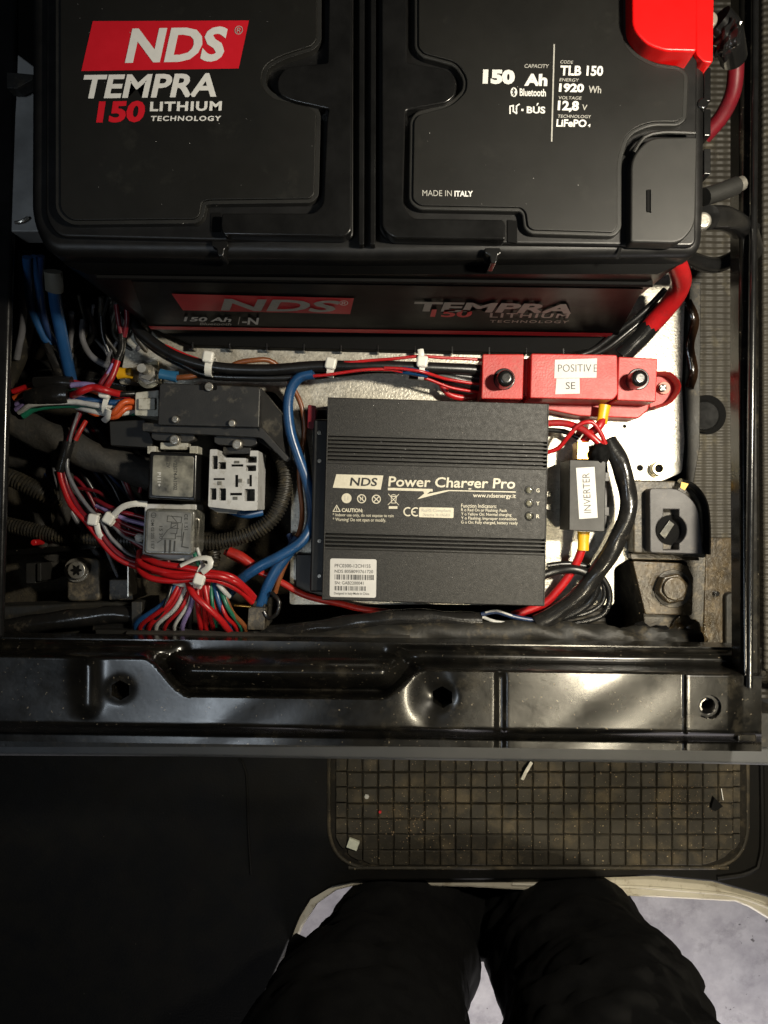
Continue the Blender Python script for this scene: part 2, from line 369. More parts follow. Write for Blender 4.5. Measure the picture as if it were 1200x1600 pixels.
# the mat's edge ring and its pads
rim = tag(tube('mat_edge', [(x, y, -25) for x, y in rnd([(514,1120),(514,1356),(1168,1356),(1168,1120)], 70, 8)], .0022, pad_m, floor, 8, .006))
def inr(x, y):
    if x < 523 or x > 1160 or y > 1351: return False
    for cx in (588, 1096):
        if ((cx == 588 and x < cx) or (cx == 1096 and x > cx)) and y > 1282:
            if (x-cx)**2+(y-1282)**2 > 70**2: return False
    return True
mb = prism('mat_base', rnd([(516,1120),(516,1354),(1166,1354),(1166,1120)], 70, 8), -25, -24.96, M('mat_groove_rubber', (.012,.010,.007), (.007,.006,.0045), 90, .8, .1, .5, 300, dust=(.05,.04,.025), damt=.35, dscale=60, spec=.2), floor)
padme = None
for j in range(8):
    for i in range(27):
        x0 = 519+24.1*i; y0 = 1157+24.4*j
        x1 = min(x0+22.8, 1161); y1 = y0+23.1
        cs = [(x0+.5, y0+.5), (x1-.5, y0+.5), (x1-.5, y1-.5), (x0+.5, y1-.5)]
        inn = [inr(*c) for c in cs]
        if not any(inn) or x1-x0 < 8: continue
        if all(inn) and x1-x0 > 21:
            c = P(x0+11.5, y0+11.5, -25)
            if padme is None:
                s = px(11.35, -25); k = s*.88; h = .0026
                vs = [(-s,-s,0),(s,-s,0),(s,s,0),(-s,s,0),(-s,-s,h*.6),(s,-s,h*.6),(s,s,h*.6),(-s,s,h*.6),(-k,-k,h),(k,-k,h),(k,k,h),(-k,k,h)]
                fs = [(8,9,10,11)]+[(a, (a+1) % 4, 4+(a+1) % 4, 4+a) for a in range(4)]+[(4+a, 4+(a+1) % 4, 8+(a+1) % 4, 8+a) for a in range(4)]
                padme = bpy.data.meshes.new('pad'); padme.from_pydata(vs, [], fs); padme.materials.append(pad_m)
            o = bpy.data.objects.new('pad', padme); COL.objects.link(o); o.parent = floor
            o.location = c-WL[floor.name]+Vector((random.uniform(-.0002,.0002), random.uniform(-.0002,.0002), 0))
            o.rotation_euler = (R(random.uniform(-1.2,1.2)), R(random.uniform(-1.2,1.2)), R(random.uniform(-1.5,1.5)))
        else:
            pts = []
            for a in range(5):
                for b in range(5):
                    q = (x0+(x1-x0)*a/4, y0+(y1-y0)*b/4)
                    if inr(*q): pts.append(q)
            if len(pts) < 6: continue
            # convex hull
            pts = sorted(set(pts))
            def half(ps):
                h_ = []
                for p in ps:
                    while len(h_) > 1 and (h_[-1][0]-h_[-2][0])*(p[1]-h_[-2][1])-(h_[-1][1]-h_[-2][1])*(p[0]-h_[-2][0]) <= 0: h_.pop()
                    h_.append(p)
                return h_[:-1]
            hull = half(pts)+half(pts[::-1])
            if abs(area2(hull)) < 60: continue
            prism('pad', hull, -25, -24.7, pad_m, floor, bevel=.0008, seg=1)
# seam in the black floor panel at the left
tube('floor_seam', [(372,1186,-24.95),(384,1205,-24.95),(388,1300,-24.95),(392,1366,-24.95)], .0014, floor_m, floor, 8, .01)
tube('floor_step_edge', [(1190,1180,-24.9),(1190,1330,-24.9),(1172,1362,-24.9),(1120,1372,-24.9)], .003, floor_m, floor, 8, .01)

# ---- base plate
pp = [(170,300),(1076,300),(1066,600),(1070,690),(1066,738),(1035,752),(992,762),(990,868),(960,888),(960,946),(452,945),(456,700),(452,640),(428,612),(240,604),(185,600),(196,545),(170,500)]
plate = tag(prism('base_plate', rnd(pp, 6, 3), -.35, 0, plate_m, bevel=.0006), 'speckled galvanised metal base plate under the charger and the red fuse holder', 'metal plate')
disc('hole', 1000, 731, 5, -.3, .015, darkrec, plate, n=16)
disc('hole', 976, 666, 3, -.3, .015, darkrec, plate, n=12)
# black lining strip along the plate's right edge
lin = tag(prism('lining_strip', rnd([(1078,440),(1096,440),(1094,700),(1076,800),(1066,800),(1074,700),(1070,600)], 3), -6, -.8, dirty, bevel=.001), 'dark brown crumpled lining strip between the metal plate and the ribbed floor', 'lining strip')
tag(tube('strip_of_tape', [(1074,470,-.2),(1086,500,-.5),(1078,540,-.3),(1084,580,-.6),(1077,606,-.4)], .0035, M('amber_varnish', (.02,.010,.005), None, 90, .15, .05, .8, 200, coat=.5), None, 8, .003, .35), 'dark amber glossy strip of old tape right of the red fuse holder', 'tape')

# ---- seat box frame
def rail():
    xs = list(range(-160, 1192, 3)); ys = list(range(998, 1162, 2))
    def yt(x):
        if x < 225: return 1021
        if x < 300: t = (x-225)/75; return 1021+59*(t*t*(3-2*t))
        if x < 590: return 1080
        if x < 665: t = (x-590)/75; return 1080-45*(t*t*(3-2*t))
        return 1034
    def sm(a, b, v): t = min(1, max(0, (v-a)/(b-a))); return t*t*(3-2*t)
    hs = [(187, 1077, 17), (691, 1082, 17)]
    def z(x, y):
        top = yt(x); sl = (yt(x+4)-yt(x-4))/8; h = 5.2+3.8*sm(-15, 8, (y-top)/math.sqrt(1+sl*sl))*(1-.75*sm(1127, 1147, y)**2)
        wl = sm(236, 300, x)*(1-sm(596, 655, x))
        def arch(c, rr): u = (y-c)/rr; return max(0, 1-u*u)**.8
        h = max(h, 5.2+3.3*arch(1046, 31)*wl)
        if wl < 1: h = max(h, 5.2+1.2*arch(1020, 19)*(1-wl))
        h += .28*math.exp(-((x-136)/17)**2)*sm(1012, 1042, y)*(1-sm(1100, 1128, y))   # soft swell added to shape an upright bright reflection
        h -= .22*sm(772, 780, x)*(1-sm(784, 792, x))*sm(1035, 1050, y)
        h += .30*sm(1068, 1074, x)*sm(1036, 1044, y)
        h -= .35*sm(1138, 1160, x)
        h += .04*math.sin(x*.017+1)*math.sin(y*.04+x*.007)+.012*math.sin(x*.047+y*.06)
        h -= .5*math.exp(-((x-670)/26)**2-((y-1075)/40)**2)
        for hx, hy, hr in hs:
            d = math.hypot(x-hx, y-hy); h -= .12*math.exp(-(d/ (hr*1.2))**4)
        return h
    vs = []; fs = []
    for y in ys:
        for x in xs: vs.append(P(x, y+.0135*x-2, z(x, y)))
    n = len(xs); m = len(ys)
    for j in range(m-1):
        for i in range(n-1):
            a = j*n+i; fs.append((a, a+n, a+n+1, a+1))
    # sides down
    per = [i for i in range(n)]+[j*n+n-1 for j in range(1, m)]+[(m-1)*n+i for i in range(n-2, -1, -1)]+[j*n for j in range(m-2, 0, -1)]
    base = len(vs)
    for k in per: v = vs[k].copy(); v.z = .03; vs.append(v)
    K = len(per)
    for i in range(K): fs.append((per[i], per[(i+1) % K], base+(i+1) % K, base+i))
    fs.append(list(range(base, base+K)))
    o = mk('front_rail', vs, fs, paint)
    tag(o, 'glossy black pressed steel rail across the front of the seat box, scuffed, with three holes', 'steel rail')
    bpy.context.view_layer.update()
    for hx, hy, hr, k in ((187, 1079, 16, 6), (692, 1091, 17, 6), (1105, 1103, 19, 28)):
        c = cutter([(hx+hr*math.cos(.5+6.2832*i/k), hy+hr*math.sin(.5+6.2832*i/k)) for i in range(k)], 9, -6, 14)
        b = o.modifiers.new('h', 'BOOLEAN'); b.object = c; b.solver = 'EXACT'; b.operation = 'DIFFERENCE'
        dg = bpy.context.evaluated_depsgraph_get()
        me = bpy.data.meshes.new_from_object(o.evaluated_get(dg))
        o.modifiers.clear(); o.data = me
        bpy.data.objects.remove(c)
    me.set_sharp_from_angle(angle=R(40))
    disc('threaded_bush', 1105, 1103, 18.5, 4, 9.3, gloss, o, .0006, 28, None, 0, 12)
    disc('inner_bush', 1105, 1103, 12.2, 3, 8.3, steel, o, .0004, 24, None, 0, 8.5)
    return o
RAIL = rail()
tag(prism('rail_end_tab', rnd([(1158,1062),(1178,1062),(1183,1160),(1152,1160)], 4), 5, 8.6, paint, bevel=.0012), 'small shiny black upright tab at the right end of the front rail', 'bracket')
# box walls below the rails
tag(wbox('box_wall', (-.95, -.175, -.25), (.30, -.15, .028), dirty), 'black sheet metal front wall of the seat box under the front rail', 'wall')
tr = tag(prism('grey_trim', [(-300,1143),(300,1147),(900,1158),(1195,1164),(1203,1120),(1300,1120),(1300,1200),(1100,1195),(600,1189),(300,1184),(-300,1181)], -4, 2.0, trim, bevel=.0035, seg=3), 'long matt grey plastic trim strip in front of the black steel rail', 'trim strip')
# right rim
rr_ = tag(prism('side_rail', [(1158,-200),(1183,-200),(1188,600),(1190,1066),(1160,1066),(1157,600)], 6.6, 8.4, paint, bevel=.003, seg=3), 'narrow black painted side rail of the seat box along the right edge', 'steel rail')
tag(tube('rod', [(1181,-150,9.2),(1179,200,9.2),(1176,500,9.2),(1173,800,9.2),(1171,1074,9.2)], .0021, gloss, None, 12, .02), 'thin shiny black rod running along the top of the right side rail', 'rod')
tag(prism('outer_side_trim', [(1192,-200),(1400,-200),(1400,1100),(1196,1050),(1193,640)], -5, -1, rubber, bevel=.003), 'matt brown grey ribbed trim outside the right side rail', 'trim')
lr = tag(prism('left_side_rail', [(-260,-200),(26,-200),(24,120),(20,340),(12,620),(2,1000),(-260,1000)], 8.3, 9, gloss, bevel=.004), 'dull black side rail of the seat box along the left edge', 'steel rail')
# galvanised panel between left rail and battery
gp = tag(prism('galvanised_side_panel', [(27,84),(70,116),(70,362),(17,362),(19,300),(23,180),(25.5,140)], 7, 9.2, M('dull_zinc', (.40,.40,.39), (.22,.22,.215), 22, .5, .1, .3, 60, metal=.15, dust=(.25,.25,.25), damt=.3, dscale=25), bevel=.001), 'dull grey metal panel seen in the gap left of the battery', 'panel')
tag(prism('cross_tab', rnd([(10,112),(52,116),(52,124),(26,138),(10,138)], 2), 9.5, 10.5, dirty, bevel=.0008), 'small black tab crossing the gap left of the battery', 'bracket')
tag(tube('panel_crease', [(24,348,9.4),(34,346,9.5),(44,340,9.4)], .0012, steel, None, 8, .002), 'bent bright metal lip at the foot of the grey side panel', 'metal lip')

# ================================================================== BATTERY
bat = thing('battery', 'large black lithium battery with lettered lid and red terminal cover at the top', 'battery', P(580, 300, 0))
def batcase():
    # tapered case, world coordinates
    Y0 = .135; Y1 = .36; vs = []; fs = []
    sec = [(-.001,.176,.170), (.010,.178,.171), (.020,.181,.173), (.150,.1825,.175), (.164,.1835,.176)]
    for zz, xl, xr in sec:
        c = .018; f = Y0+(.004 if zz < .012 else 0)
        for x, y in ((-xl, f+c), (-xl+c*.3, f+c*.3), (-xl+c, f), (xr-c, f), (xr-c*.3, f+c*.3), (xr, f+c), (xr, Y1), (-xl, Y1)):
            vs.append((x-.003, y, zz))
    n = 8
    for i in range(len(sec)-1):
        for k in range(n): fs.append((i*n+k, i*n+(k+1) % n, (i+1)*n+(k+1) % n, (i+1)*n+k))
    fs.append(list(range(n-1, -1, -1))); fs.append([(len(sec)-1)*n+k for k in range(n)])
    return mk('case', vs, fs, M('battery_case', (.002,.002,.002), None, 60, .35, .05, .05, 500, spec=.03), bat)
case = batcase()
lid = prism('lid', rnd([(47,-116),(1106,-116),(1103,340,60),(1098,398,42),(560,402,5),(70,396,60),(45,340,60)], 30, 8), 15.4, 17.9, blk, bat, bevel=.006, seg=4)
prism('lid_skirt', rnd([(88,-90),(1066,-90),(1060,398,30),(92,392,30)], 30), 14.6, 16.0, blk, bat, bevel=.001)
disc('case_seam', 0, 0, .01, -1, -.9, blk, bat) if False else None
# case seam line and lower foot slots on the front wall
def fw(x, y):           # pixel seen on the battery's front plane Y = .1345
    d = .1345*F/(800-y); return Vector(((x-600)*d/F, .1345, H-d))
def fpoly(name, pts, mat, lift=0, thick=0):
    v = [fw(*p)-Vector((0, lift, 0)) for p in pts]
    if thick:
        n = len(v); v2 = [p+Vector((0, thick, 0)) for p in v]
        return mk(name, v+v2, [list(range(n)), list(range(2*n-1, n-1, -1))]+[((i+1) % n, i, n+i, n+(i+1) % n) for i in range(n)], mat, bat, True, .0004)
    return mk(name, v, [list(range(len(v)))], mat, bat, False)
fpoly('case_rib', [(150,431),(1020,442),(1020,446),(150,434)], darkrec, .0012, .003)
fpoly('label_panel', [(205,438),(1005,450),(965,524),(232,512)], M('battery_front_label', (.004,.0035,.0035), (.006,.005,.005), 30, .4, .08, .05, 900, spec=.03), .0006, .001)
fpoly('red_band', [(268,456),(553,463),(547,488),(286,482)], redp, .0012)
fpoly('red_stripe', [(232,507),(958,518),(954,524),(236,512)], redp, .0012)
def ftext(s, x0, y0, x1, y1, mat, bold=0, skew=0, rise=0, sp=1):
    O = fw(x0, y1)-Vector((0,.0018,0)); U = fw(x1-skew, y1+rise)-fw(x0, y1); V = fw(x0+skew, y0)-fw(x0, y1)
    return text('lettering', s, O, U, V, mat, bat, bold, sp)
ftext('NDS', 345, 462, 526, 481, wdim, .03, 6, 3)
ftext('®', 530, 465, 544, 473, white, 0, 0, 0)
ftext('TEMPRA', 644, 467, 896, 482, wdim, .035, 4, 4)
ftext('150', 672, 479, 738, 491, redp, .03, 3, 1)
ftext('LITHIUM', 765, 485, 888, 492, wdim, .02, 1, 1, 1.2)
ftext('TECHNOLOGY', 765, 496, 888, 500, wdim, .01, 1, 1, 1.2)
ftext('150 Ah', 287, 491, 362, 498, white, .03, 2, 1)
ftext('Bluetooth', 312, 500, 362, 504, wdim, .02, 1, .5)
fpoly('lettering', [(374,491),(375.5,491),(373,503),(371.5,503)], wdim, .0018)
ftext('Ꞥ-'[1:] + 'N', 378, 492, 404, 503, white, .03, 1, .5)
for k in range(11):
    x = 300+k*58
    prism('foot_rib', quad(x-1, 534+k, x+2, 545+k), .1, 1.15, gloss, bat, bevel=.0003)
prism('foot', rnd([(196,470),(208,497),(300,539),(420,543),(880,553),(925,545),(962,520),(980,470)], 8, 4), .02, 1.1, darkrec, bat, bevel=.001)
# lid relief ---------------------------------------------------------
Z0 = 18.2
capL = prism('lid_field', rnd([(72,-112),(553,-112),(553,372,10),(340,376,4),(90,370,26),(70,340)], 16), 17.7, 18.25, blk, bat, bevel=.0016, seg=3)
capR = prism('lid_field', rnd([(590,-112),(1092,-112),(1088,385,14),(800,381,4),(606,377,12),(591,360)], 12), 17.7, 18.25, blk, bat, bevel=.0016, seg=3)
for x in (561, 579): prism('centre_rib', rnd([(x,-112),(x+9,-112),(x+8,382),(x-1,382)], 3), 17.9, 18.6, gloss, bat, bevel=.0011, seg=3)
pl = rnd([(93,-108,4),(496,-108,4),(496,62,10),(488,72,10),(438,88,20),(412,104,20),(408,132,22),(424,152,20),(484,166,14),(495,176,8),(492,304,9),(484,311,6),(326,313,5),(316,316,5),(313,336,5),(305,343,6),(110,345,16),(93,328,16)], 6)
prism('label_panel_rim', offs(pl, 6), 18.2, 18.72, blkm, bat, bevel=.0011, seg=3)
prism('label_panel', offs(pl, -1), 18.5, 18.86, lidm, bat, bevel=.0005)
br = rnd([(516,-108),(550,-108),(549,360,10),(540,369,8),(348,366,5),(345,352,3),(347,333,3),(490,333,6),(505,320,12),(511,185,8),(514,170,4),(455,157,14),(434,146,10),(433,122,10),(447,104,12),(512,98,4)], 5)
prism('handle_bracket', br, 18.0, 19.0, gloss, bat, bevel=.0022, seg=4)
pr = rnd([(653,-108,4),(973,-108,4),(975,64,10),(990,86,16),(1022,103,14),(1060,108,9),(1071,117,9),(1068,184,9),(1058,191,9),(1014,191,22),(980,207,16),(966,248,20),(966,355,7),(958,364,7),(832,360,8),(824,354,6),(821,332,5),(814,325,5),(656,322,8),(644,312,8),(646,188,6),(654,178,8),(706,164,18),(728,142,18),(729,122,18),(714,98,16),(662,84,8),(653,74,8)], 6)
prism('label_panel_rim', offs(pr, 6), 18.2, 18.72, blkm, bat, bevel=.0011, seg=3)
prism('label_panel', offs(pr, -1), 18.5, 18.86, lidm, bat, bevel=.0005)
br2 = rnd([(596,-108),(636,-108),(636,97,4),(694,107,10),(711,118,8),(713,146,8),(700,160,10),(634,172,6),(630,322,12),(645,341,8),(786,343,4),(790,350,3),(790,374,4),(612,371,12),(597,356,12)], 5)
prism('handle_bracket', br2, 18.0, 19.0, gloss, bat, bevel=.0022, seg=4)
# terminal covers
prism('terminal_cover', rnd([(1014,214,26),(1090,213,5),(1087,352,20),(1064,380,18),(985,378,6),(986,246,26)], 8, 6), 18.0, 19.05, blkm, bat, bevel=.0012, seg=3)
tube('cover_groove_lip', [(990,238,18.9),(1006,215,18.9),(1034,207,18.9),(1086,208,18.9)], .0011, blkm, bat, 8)
prism('cover_slot', rnd(quad(1011,296,1018,331), 2), 18.9, 19.12, darkrec, bat)
for q in (prism('cover_slot_edge', rnd(quad(1017.2,296,1019.2,331), 1), 18.9, 19.2, blkm, bat),): pass
tcap = prism('red_terminal_cover', rnd([(987,-108),(1092,-108),(1089,80,5),(1040,79,6),(1012,70,24),(988,44,26)], 6, 6), 17.6, 19.8, redcap, bat, bevel=.003, seg=4)
prism('red_cover_side', rnd([(1086,-100),(1117,-100),(1114,98,5),(1100,97,6),(1088,84,5)], 3), 14, 18.6, redcap, bat, bevel=.003, seg=4)
for x, y in ((345, 386), (772, 397)):
    prism('lid_catch', rnd([(x-15,y-10),(x+10,y-10),(x+12,y-2),(x+6,y+2),(x+4,y+14),(x-5,y+14),(x-7,y+2),(x-15,y-2)], 3), 16.8, 18.3, gloss, bat, bevel=.0012, seg=3)
prism('lid_catch_slot', rnd([(330,332),(345,332),(345,362),(329,362)], 2), 18.2, 18.32, darkrec, bat)
prism('lid_catch_slot', rnd([(793,343),(808,345),(808,380),(793,378)], 2), 18.2, 18.32, darkrec, bat)
lines('lid_seam', [[(969,378),(974,378),(967,405),(963,405)]], 18.0, darkrec, bat)
# right side hinge bosses
for y0, y1 in ((105,158),(170,212),(232,272)): prism('hinge_boss', rnd(quad(1100,y0,1111,y1), 2), 14.5, 17.4, gloss, bat, bevel=.001)
disc('hinge_screw', 1099, 161, 9, 16, 18.0, gloss, bat, .0012, 20)
# lid print
spk0 = []
for i in range(46):
    x = random.uniform(100, 1060); y = random.uniform(5, 355); s_ = random.choice([.4,.5,.6,1.0])
    if 500 < x < 640: continue
    spk0.append([(x,y),(x+s_,y+s_*.3),(x+s_*.8,y+s_),(x-.2,y+s_*.8)])
tag(lines('dust_flecks', spk0, 18.9, paper, bat), kind='stuff')
zt = 18.89
poly('red_panel', [(145,33),(389,32),(373,107),(127,111)], zt, redp, bat)
ptext('NDS', 195, 44, 359, 99, zt+.03, white, bat, .035, 12, -3)
ptext('®', 366, 40, 380, 54, zt+.03, wdim, bat, .0, 1, 0)
ptext('TEMPRA', 124, 117, 346, 154, zt, white, bat, .028, 8, -3)
ptext('150', 150, 158, 229, 192, zt, redp, bat, .045, 5, -1)
ptext('LITHIUM', 234, 159, 347, 174, zt, white, bat, .04, 1, -1, sp=1.15)
ptext('TECHNOLOGY', 235, 181, 346, 189, zt, white, bat, .03, 1, 0, sp=1.2)
ptext('150', 754, 108, 805, 131, zt, white, bat, .065, 1, 1)
ptext('Ah', 819, 115, 856, 134, zt, white, bat, .05, 1, .5)
ptext('CAPACITY', 819, 100, 858, 106, zt, wdim, bat, .01, 1, .5)
ptext('Bluetooth', 812, 138, 853, 150, zt, white, bat, .025, 0, 1)
poly('bluetooth_badge', [(803+5.2*math.cos(t), 144+7.5*math.sin(t)) for t in [k*math.pi/10 for k in range(20)]], zt, white, bat)
lines('bluetooth_rune', stroke([(800.5,141),(805,147),(803,149.5),(803,138.5),(805,141),(800.5,147)], .9), zt+.03, bprint, bat)
lines('lettering', stroke([(797,177),(797,166),(802,165),(802,174),(807,177),(807,166),(811,163)], 2.2), zt, white, bat)
poly('lettering', quad(814.5,170,818,173.5), zt, white, bat)
ptext('BUS', 823, 166, 852, 177, zt, white, bat, .03, 0, .5)
ptext('´', 838, 161, 842, 165, zt, white, bat, .03)
lines('divider_line', stroke([(866,70),(862,220)], 2.2), zt, wdim, bat)
for s, x0, y0, x1, y1, b, m in (('CODE',875,94,896,99,.01,wdim),('TLB 150',875,102,943,118,.035,white),('ENERGY',874,122,905,127,.01,wdim),('1920',873,130,913,144,.045,white),('Wh',919,134,940,145,.015,wdim),
    ('VOLTAGE',872,150,909,155,.01,wdim),('12,8',871,157,905,175,.045,white),('V',909,163,918,172,.01,wdim),('TECHNOLOGY',871,179,924,184,.01,wdim),('LiFePO',869,186,917,198,.03,white),('4',918,193,923,198,.03,white)):
    ptext(s, x0, y0, x1, y1, zt, m, bat, b, 1, .8)
ptext('MADE IN', 660, 297, 706, 306, zt, wdim, bat, .0, 0, .5)
ptext('ITALY', 710, 298, 739, 307, zt, white, bat, .035, 0, .3)

# ================================================================== CHARGER
ch = thing('battery_charger', 'flat black finned battery charger with white lettering and a serial sticker, on the metal plate', 'charger', P(680, 785, 0))
CA, CB, CC, CD = (512,620), (858,630), (851,948), (503,938)     # top corners in the photo: tl, tr, br, bl
ZC = 4.6
def cuv(u, v):
    x = (CA[0]*(1-u)+CB[0]*u)*(1-v)+(CD[0]*(1-u)+CC[0]*u)*v
    y = (CA[1]*(1-u)+CB[1]*u)*(1-v)+(CD[1]*(1-u)+CC[1]*u)*v
    return x, y
def charger_body():
    prof = [(0, 0), (0, 4.35), (.002, 4.53), (.006, ZC)]
    def fins(a, b, n):
        p = (b-a)/n
        for i in range(n):
            s = a+p*i
            prof.extend([(s, ZC), (s+p*.08, ZC-.42), (s+p*.46, ZC-.42), (s+p*.54, ZC), (s+p*.58, ZC+.03), (s+p*.94, ZC+.03)])
    fins(.190, .325, 7); prof.append((.33, ZC)); fins(.668, .745, 4); prof.append((.75, ZC))
    prof += [(.994, ZC), (.998, 4.53), (1, 4.35), (1, 0)]
    vs = []; fs = []
    for u in (.006, .994):
        for v, z in prof:
            q = P(*cuv(u, v), ZC); vs.append((q.x, q.y, z*.01))
    n = len(prof)
    for i in range(n-1): fs.append((i, i+1, n+i+1, n+i))
    fs.append((n-1, 0, n, 2*n-1)); fs.append(list(range(n-1, -1, -1))); fs.append(list(range(n, 2*n)))
    o = mk('housing', vs, fs, anod, ch, False)
    return o
charger_body()
for u0, u1 in ((0, .0065), (.9935, 1)):     # end plates
    a = [cuv(u0, .002), cuv(u1, .002), cuv(u1, .998), cuv(u0, .998)]
    prism('end_plate', a, 0, ZC+.04, anod, ch, bevel=.0004)
def cp(x, y): return (x, y)
zp = ZC+.012
R0 = 4/346                              # rise per px across
def cl(s, x0, y0, x1, y1, b=.0, skew=0, m=crm, rise=None, sp=1.0):
    ptext(s, x0, y0, x1, y1, zp, m, ch, b, skew, (x1-x0)*.018 if rise is None else rise, sp=sp)
poly('logo_box', [(525.5,741),(599,743),(595,765),(520,762)], zp, crm, ch)
ptext('NDS', 546.5, 746, 590.5, 759, zp+.02, bprint, ch, .02, 2, .8)
cl('Power Charger Pro', 606, 744, 806, 765, .018, 2)
lines('logo_bolt', [[(606,762),(676,764),(676,768),(606,766)]], zp, crm, ch)
poly('logo_bolt', [(660,765),(676,764.5),(667,772),(694,766.5),(702,765.5),(703,767),(695,769),(652,780),(663,771)], zp+.003, crm, ch)
poly('logo_bolt', [(700,765.6),(806,768),(806,769.6),(700,767.2)], zp+.006, crm, ch)
cl('www.ndsenergy.it', 739, 770.5, 806, 779, .012)
for s, y, x1 in (('Function Indicators:', 787, 776), ('R o Red On or Flashing: Fault', 794.2, 792), ('Y o Yellow On: Normal charging', 800.6, 799), ('Y o Flashing: Improper connection', 807, 807), ('G o On: Fully charged, battery ready', 813.4, 809)):
    cl(s, 720.5, y, x1, y+6, .006)
cl('CAUTION:', 534, 794, 567, 800, .03)
cl('* Indoor use only, do not expose to rain', 520, 801.5, 615, 808, .004)
cl('* Warning! Do not open or modify.', 520, 808.5, 603, 815.5, .004)
lines('warning_triangle', stroke([(520.5,799),(526,789.5),(531.5,799)], 1.2, True)+stroke([(526,793),(526,797)], 1.1), zp, crm, ch)
poly('symbol', circ(541.5,778.5,7.8), zp, crm, ch)
lines('symbol_mark', stroke([(539,775),(539,782)], .9)+stroke([(543.5,776),(543.5,781)], .9), zp+.01, wdim, ch)
def ring(x, y, r, wd): return stroke(circ(x, y, r, 20), wd, True)
lines('symbol', ring(565,779.3,6.3,1.5)+stroke([(560.5,775),(569.5,783.8)], 1.3)+stroke([(563,782),(563,777),(566,781),(567,776)], 1.1), zp, crm, ch)
lines('symbol', ring(588,780,6.3,1.5)+stroke([(583.5,775.5),(592.5,784.5)], 1.4)+stroke([(592.5,775.5),(583.5,784.5)], 1.4), zp, crm, ch)
lines('waste_bin_symbol', stroke([(607,772),(623,789)], 1)+stroke([(623,772.5),(606.5,788.5)], 1)+stroke([(610,775.5),(620,775.8)], 1.2)+stroke([(611,776),(612,786),(618,786),(619.5,776)], 1)+stroke([(611,774),(615,772.6),(619,774)], .9), zp, crm, ch)
poly('waste_bin_symbol', quad(607.5,791,621,795), zp, crm, ch)
def arc(x, y, r, a0, a1, n=12): return [(x+r*math.cos(R(a0+(a1-a0)*i/n)), y+r*math.sin(R(a0+(a1-a0)*i/n))) for i in range(n+1)]
lines('ce_mark', stroke(arc(637.5,799.5,6.2,65,295), 2)+stroke(arc(649.5,799.8,6.2,65,295), 2)+stroke([(643.5,799.8),(648.5,799.9)], 1.8), zp, crm, ch)
poly('rohs_box', rnd([(655,792.5),(709,793.5),(708.5,809.5),(654.5,808)], 2), zp, crm, ch)
ptext('RoHS Compliant', 659, 794.6, 705, 801.2, zp+.02, wdim, ch, .005, 0, .6)
ptext('Directive 2011/65/EU', 661, 802, 703, 806.5, zp+.02, wdim, ch, 0, 0, .6)
for y, s in ((766,'G'),(786.3,'Y'),(806.5,'R')):
    disc('indicator_socket', 827, y, 7.4, ZC-.05, ZC+.05, gloss, ch, .0003, 20)
    disc('indicator_lamp', 827, y, 5, ZC, ZC+.22, M('clear_led_lens', (.20,.19,.14), (.08,.08,.06), 300, .1, .05, .1, 300, coat=.6), ch, .0012, 16)
    ptext(s, 838, y-2.8, 843, y+3.2, zp, crm, ch, .01, 0, .1)
st = prism('serial_sticker', rnd([(516,872.5),(588.5,874),(587.5,934),(515,932.5)], 3.5, 4), ZC+.005, ZC+.03, paper, ch)
sm_ = lambda s, x0, y0, x1, y1: ptext(s, x0, y0, x1, y1, ZC+.045, M('sticker_ink', (.05,.048,.046), None, 90, .6) if 'sticker_ink' not in bpy.data.materials else bpy.data.materials['sticker_ink'], ch, .005, 0, .8)
sm_('PFC0300-12CH15S', 523, 881, 579, 886.5); sm_('NDS 8058093761720', 523, 890, 583, 895); sm_('SN: GAB2200041', 523, 908, 568, 913); sm_('Designed in Italy-Made in China', 522, 925, 577, 930)
ink = bpy.data.materials['sticker_ink']
for y0, y1, x1 in ((897.5,905.5,583), (915.5,922.5,571)):
    q = []; x = 523
    while x < x1:
        wd = random.choice([.7,.7,1.2,1.8]); q.append([(x,y0+(x-523)*.015),(x+wd,y0+(x-523)*.015),(x+wd,y1+(x-523)*.015),(x,y1+(x-523)*.015)]); x += wd+random.choice([.8,1.2,1.8])
    lines('barcode', q, ZC+.045, ink, ch)
# mounting ears & end connectors on the left of the charger
prism('mounting_ear', rnd([(489,668),(512,668),(512,694),(489,694)], 2), 1.6, 3.2, blkm, ch, bevel=.0008)
prism('side_flange', rnd([(462,866),(506,866),(506,932),(462,930)], 3), .02, .6, blk, ch, bevel=.0008)
prism('side_flange', rnd([(474,640),(512,640),(512,668),(474,668)], 3), .02, .6, blk, ch, bevel=.0008)
prism('end_cap', [(490,655),(513,655),(506,925),(484,925)], .6, 3.4, blk, ch, bevel=.0015)
for y in (676, 720, 845, 900): disc('end_screw', 499, y, 3.5, 3.0, 3.5, steel, ch, .0004, 14)
for i in range(14):                      # dust flecks on the charger top
    pass
spk = []
for i in range(26):
    x, y = cuv(random.random(), random.choice([random.uniform(.18,.34), random.random()])); s = random.choice([.5,.5,.7,1.1])
    spk.append([(x,y),(x+s,y+s*.3),(x+s*.8,y+s),(x-.2,y+s*.8)])
tag(lines('dust_flecks', spk, ZC+.05, paper, ch), kind='stuff')
# ground straps: mounting ears on the right visible past the edge
prism('mounting_ear', rnd([(850,768),(864,768),(864,776),(850,776)], 1), .3, .8, steel, ch); prism('mounting_ear', rnd([(850,788),(864,788),(864,796),(850,796)], 1), .3, .8, steel, ch)

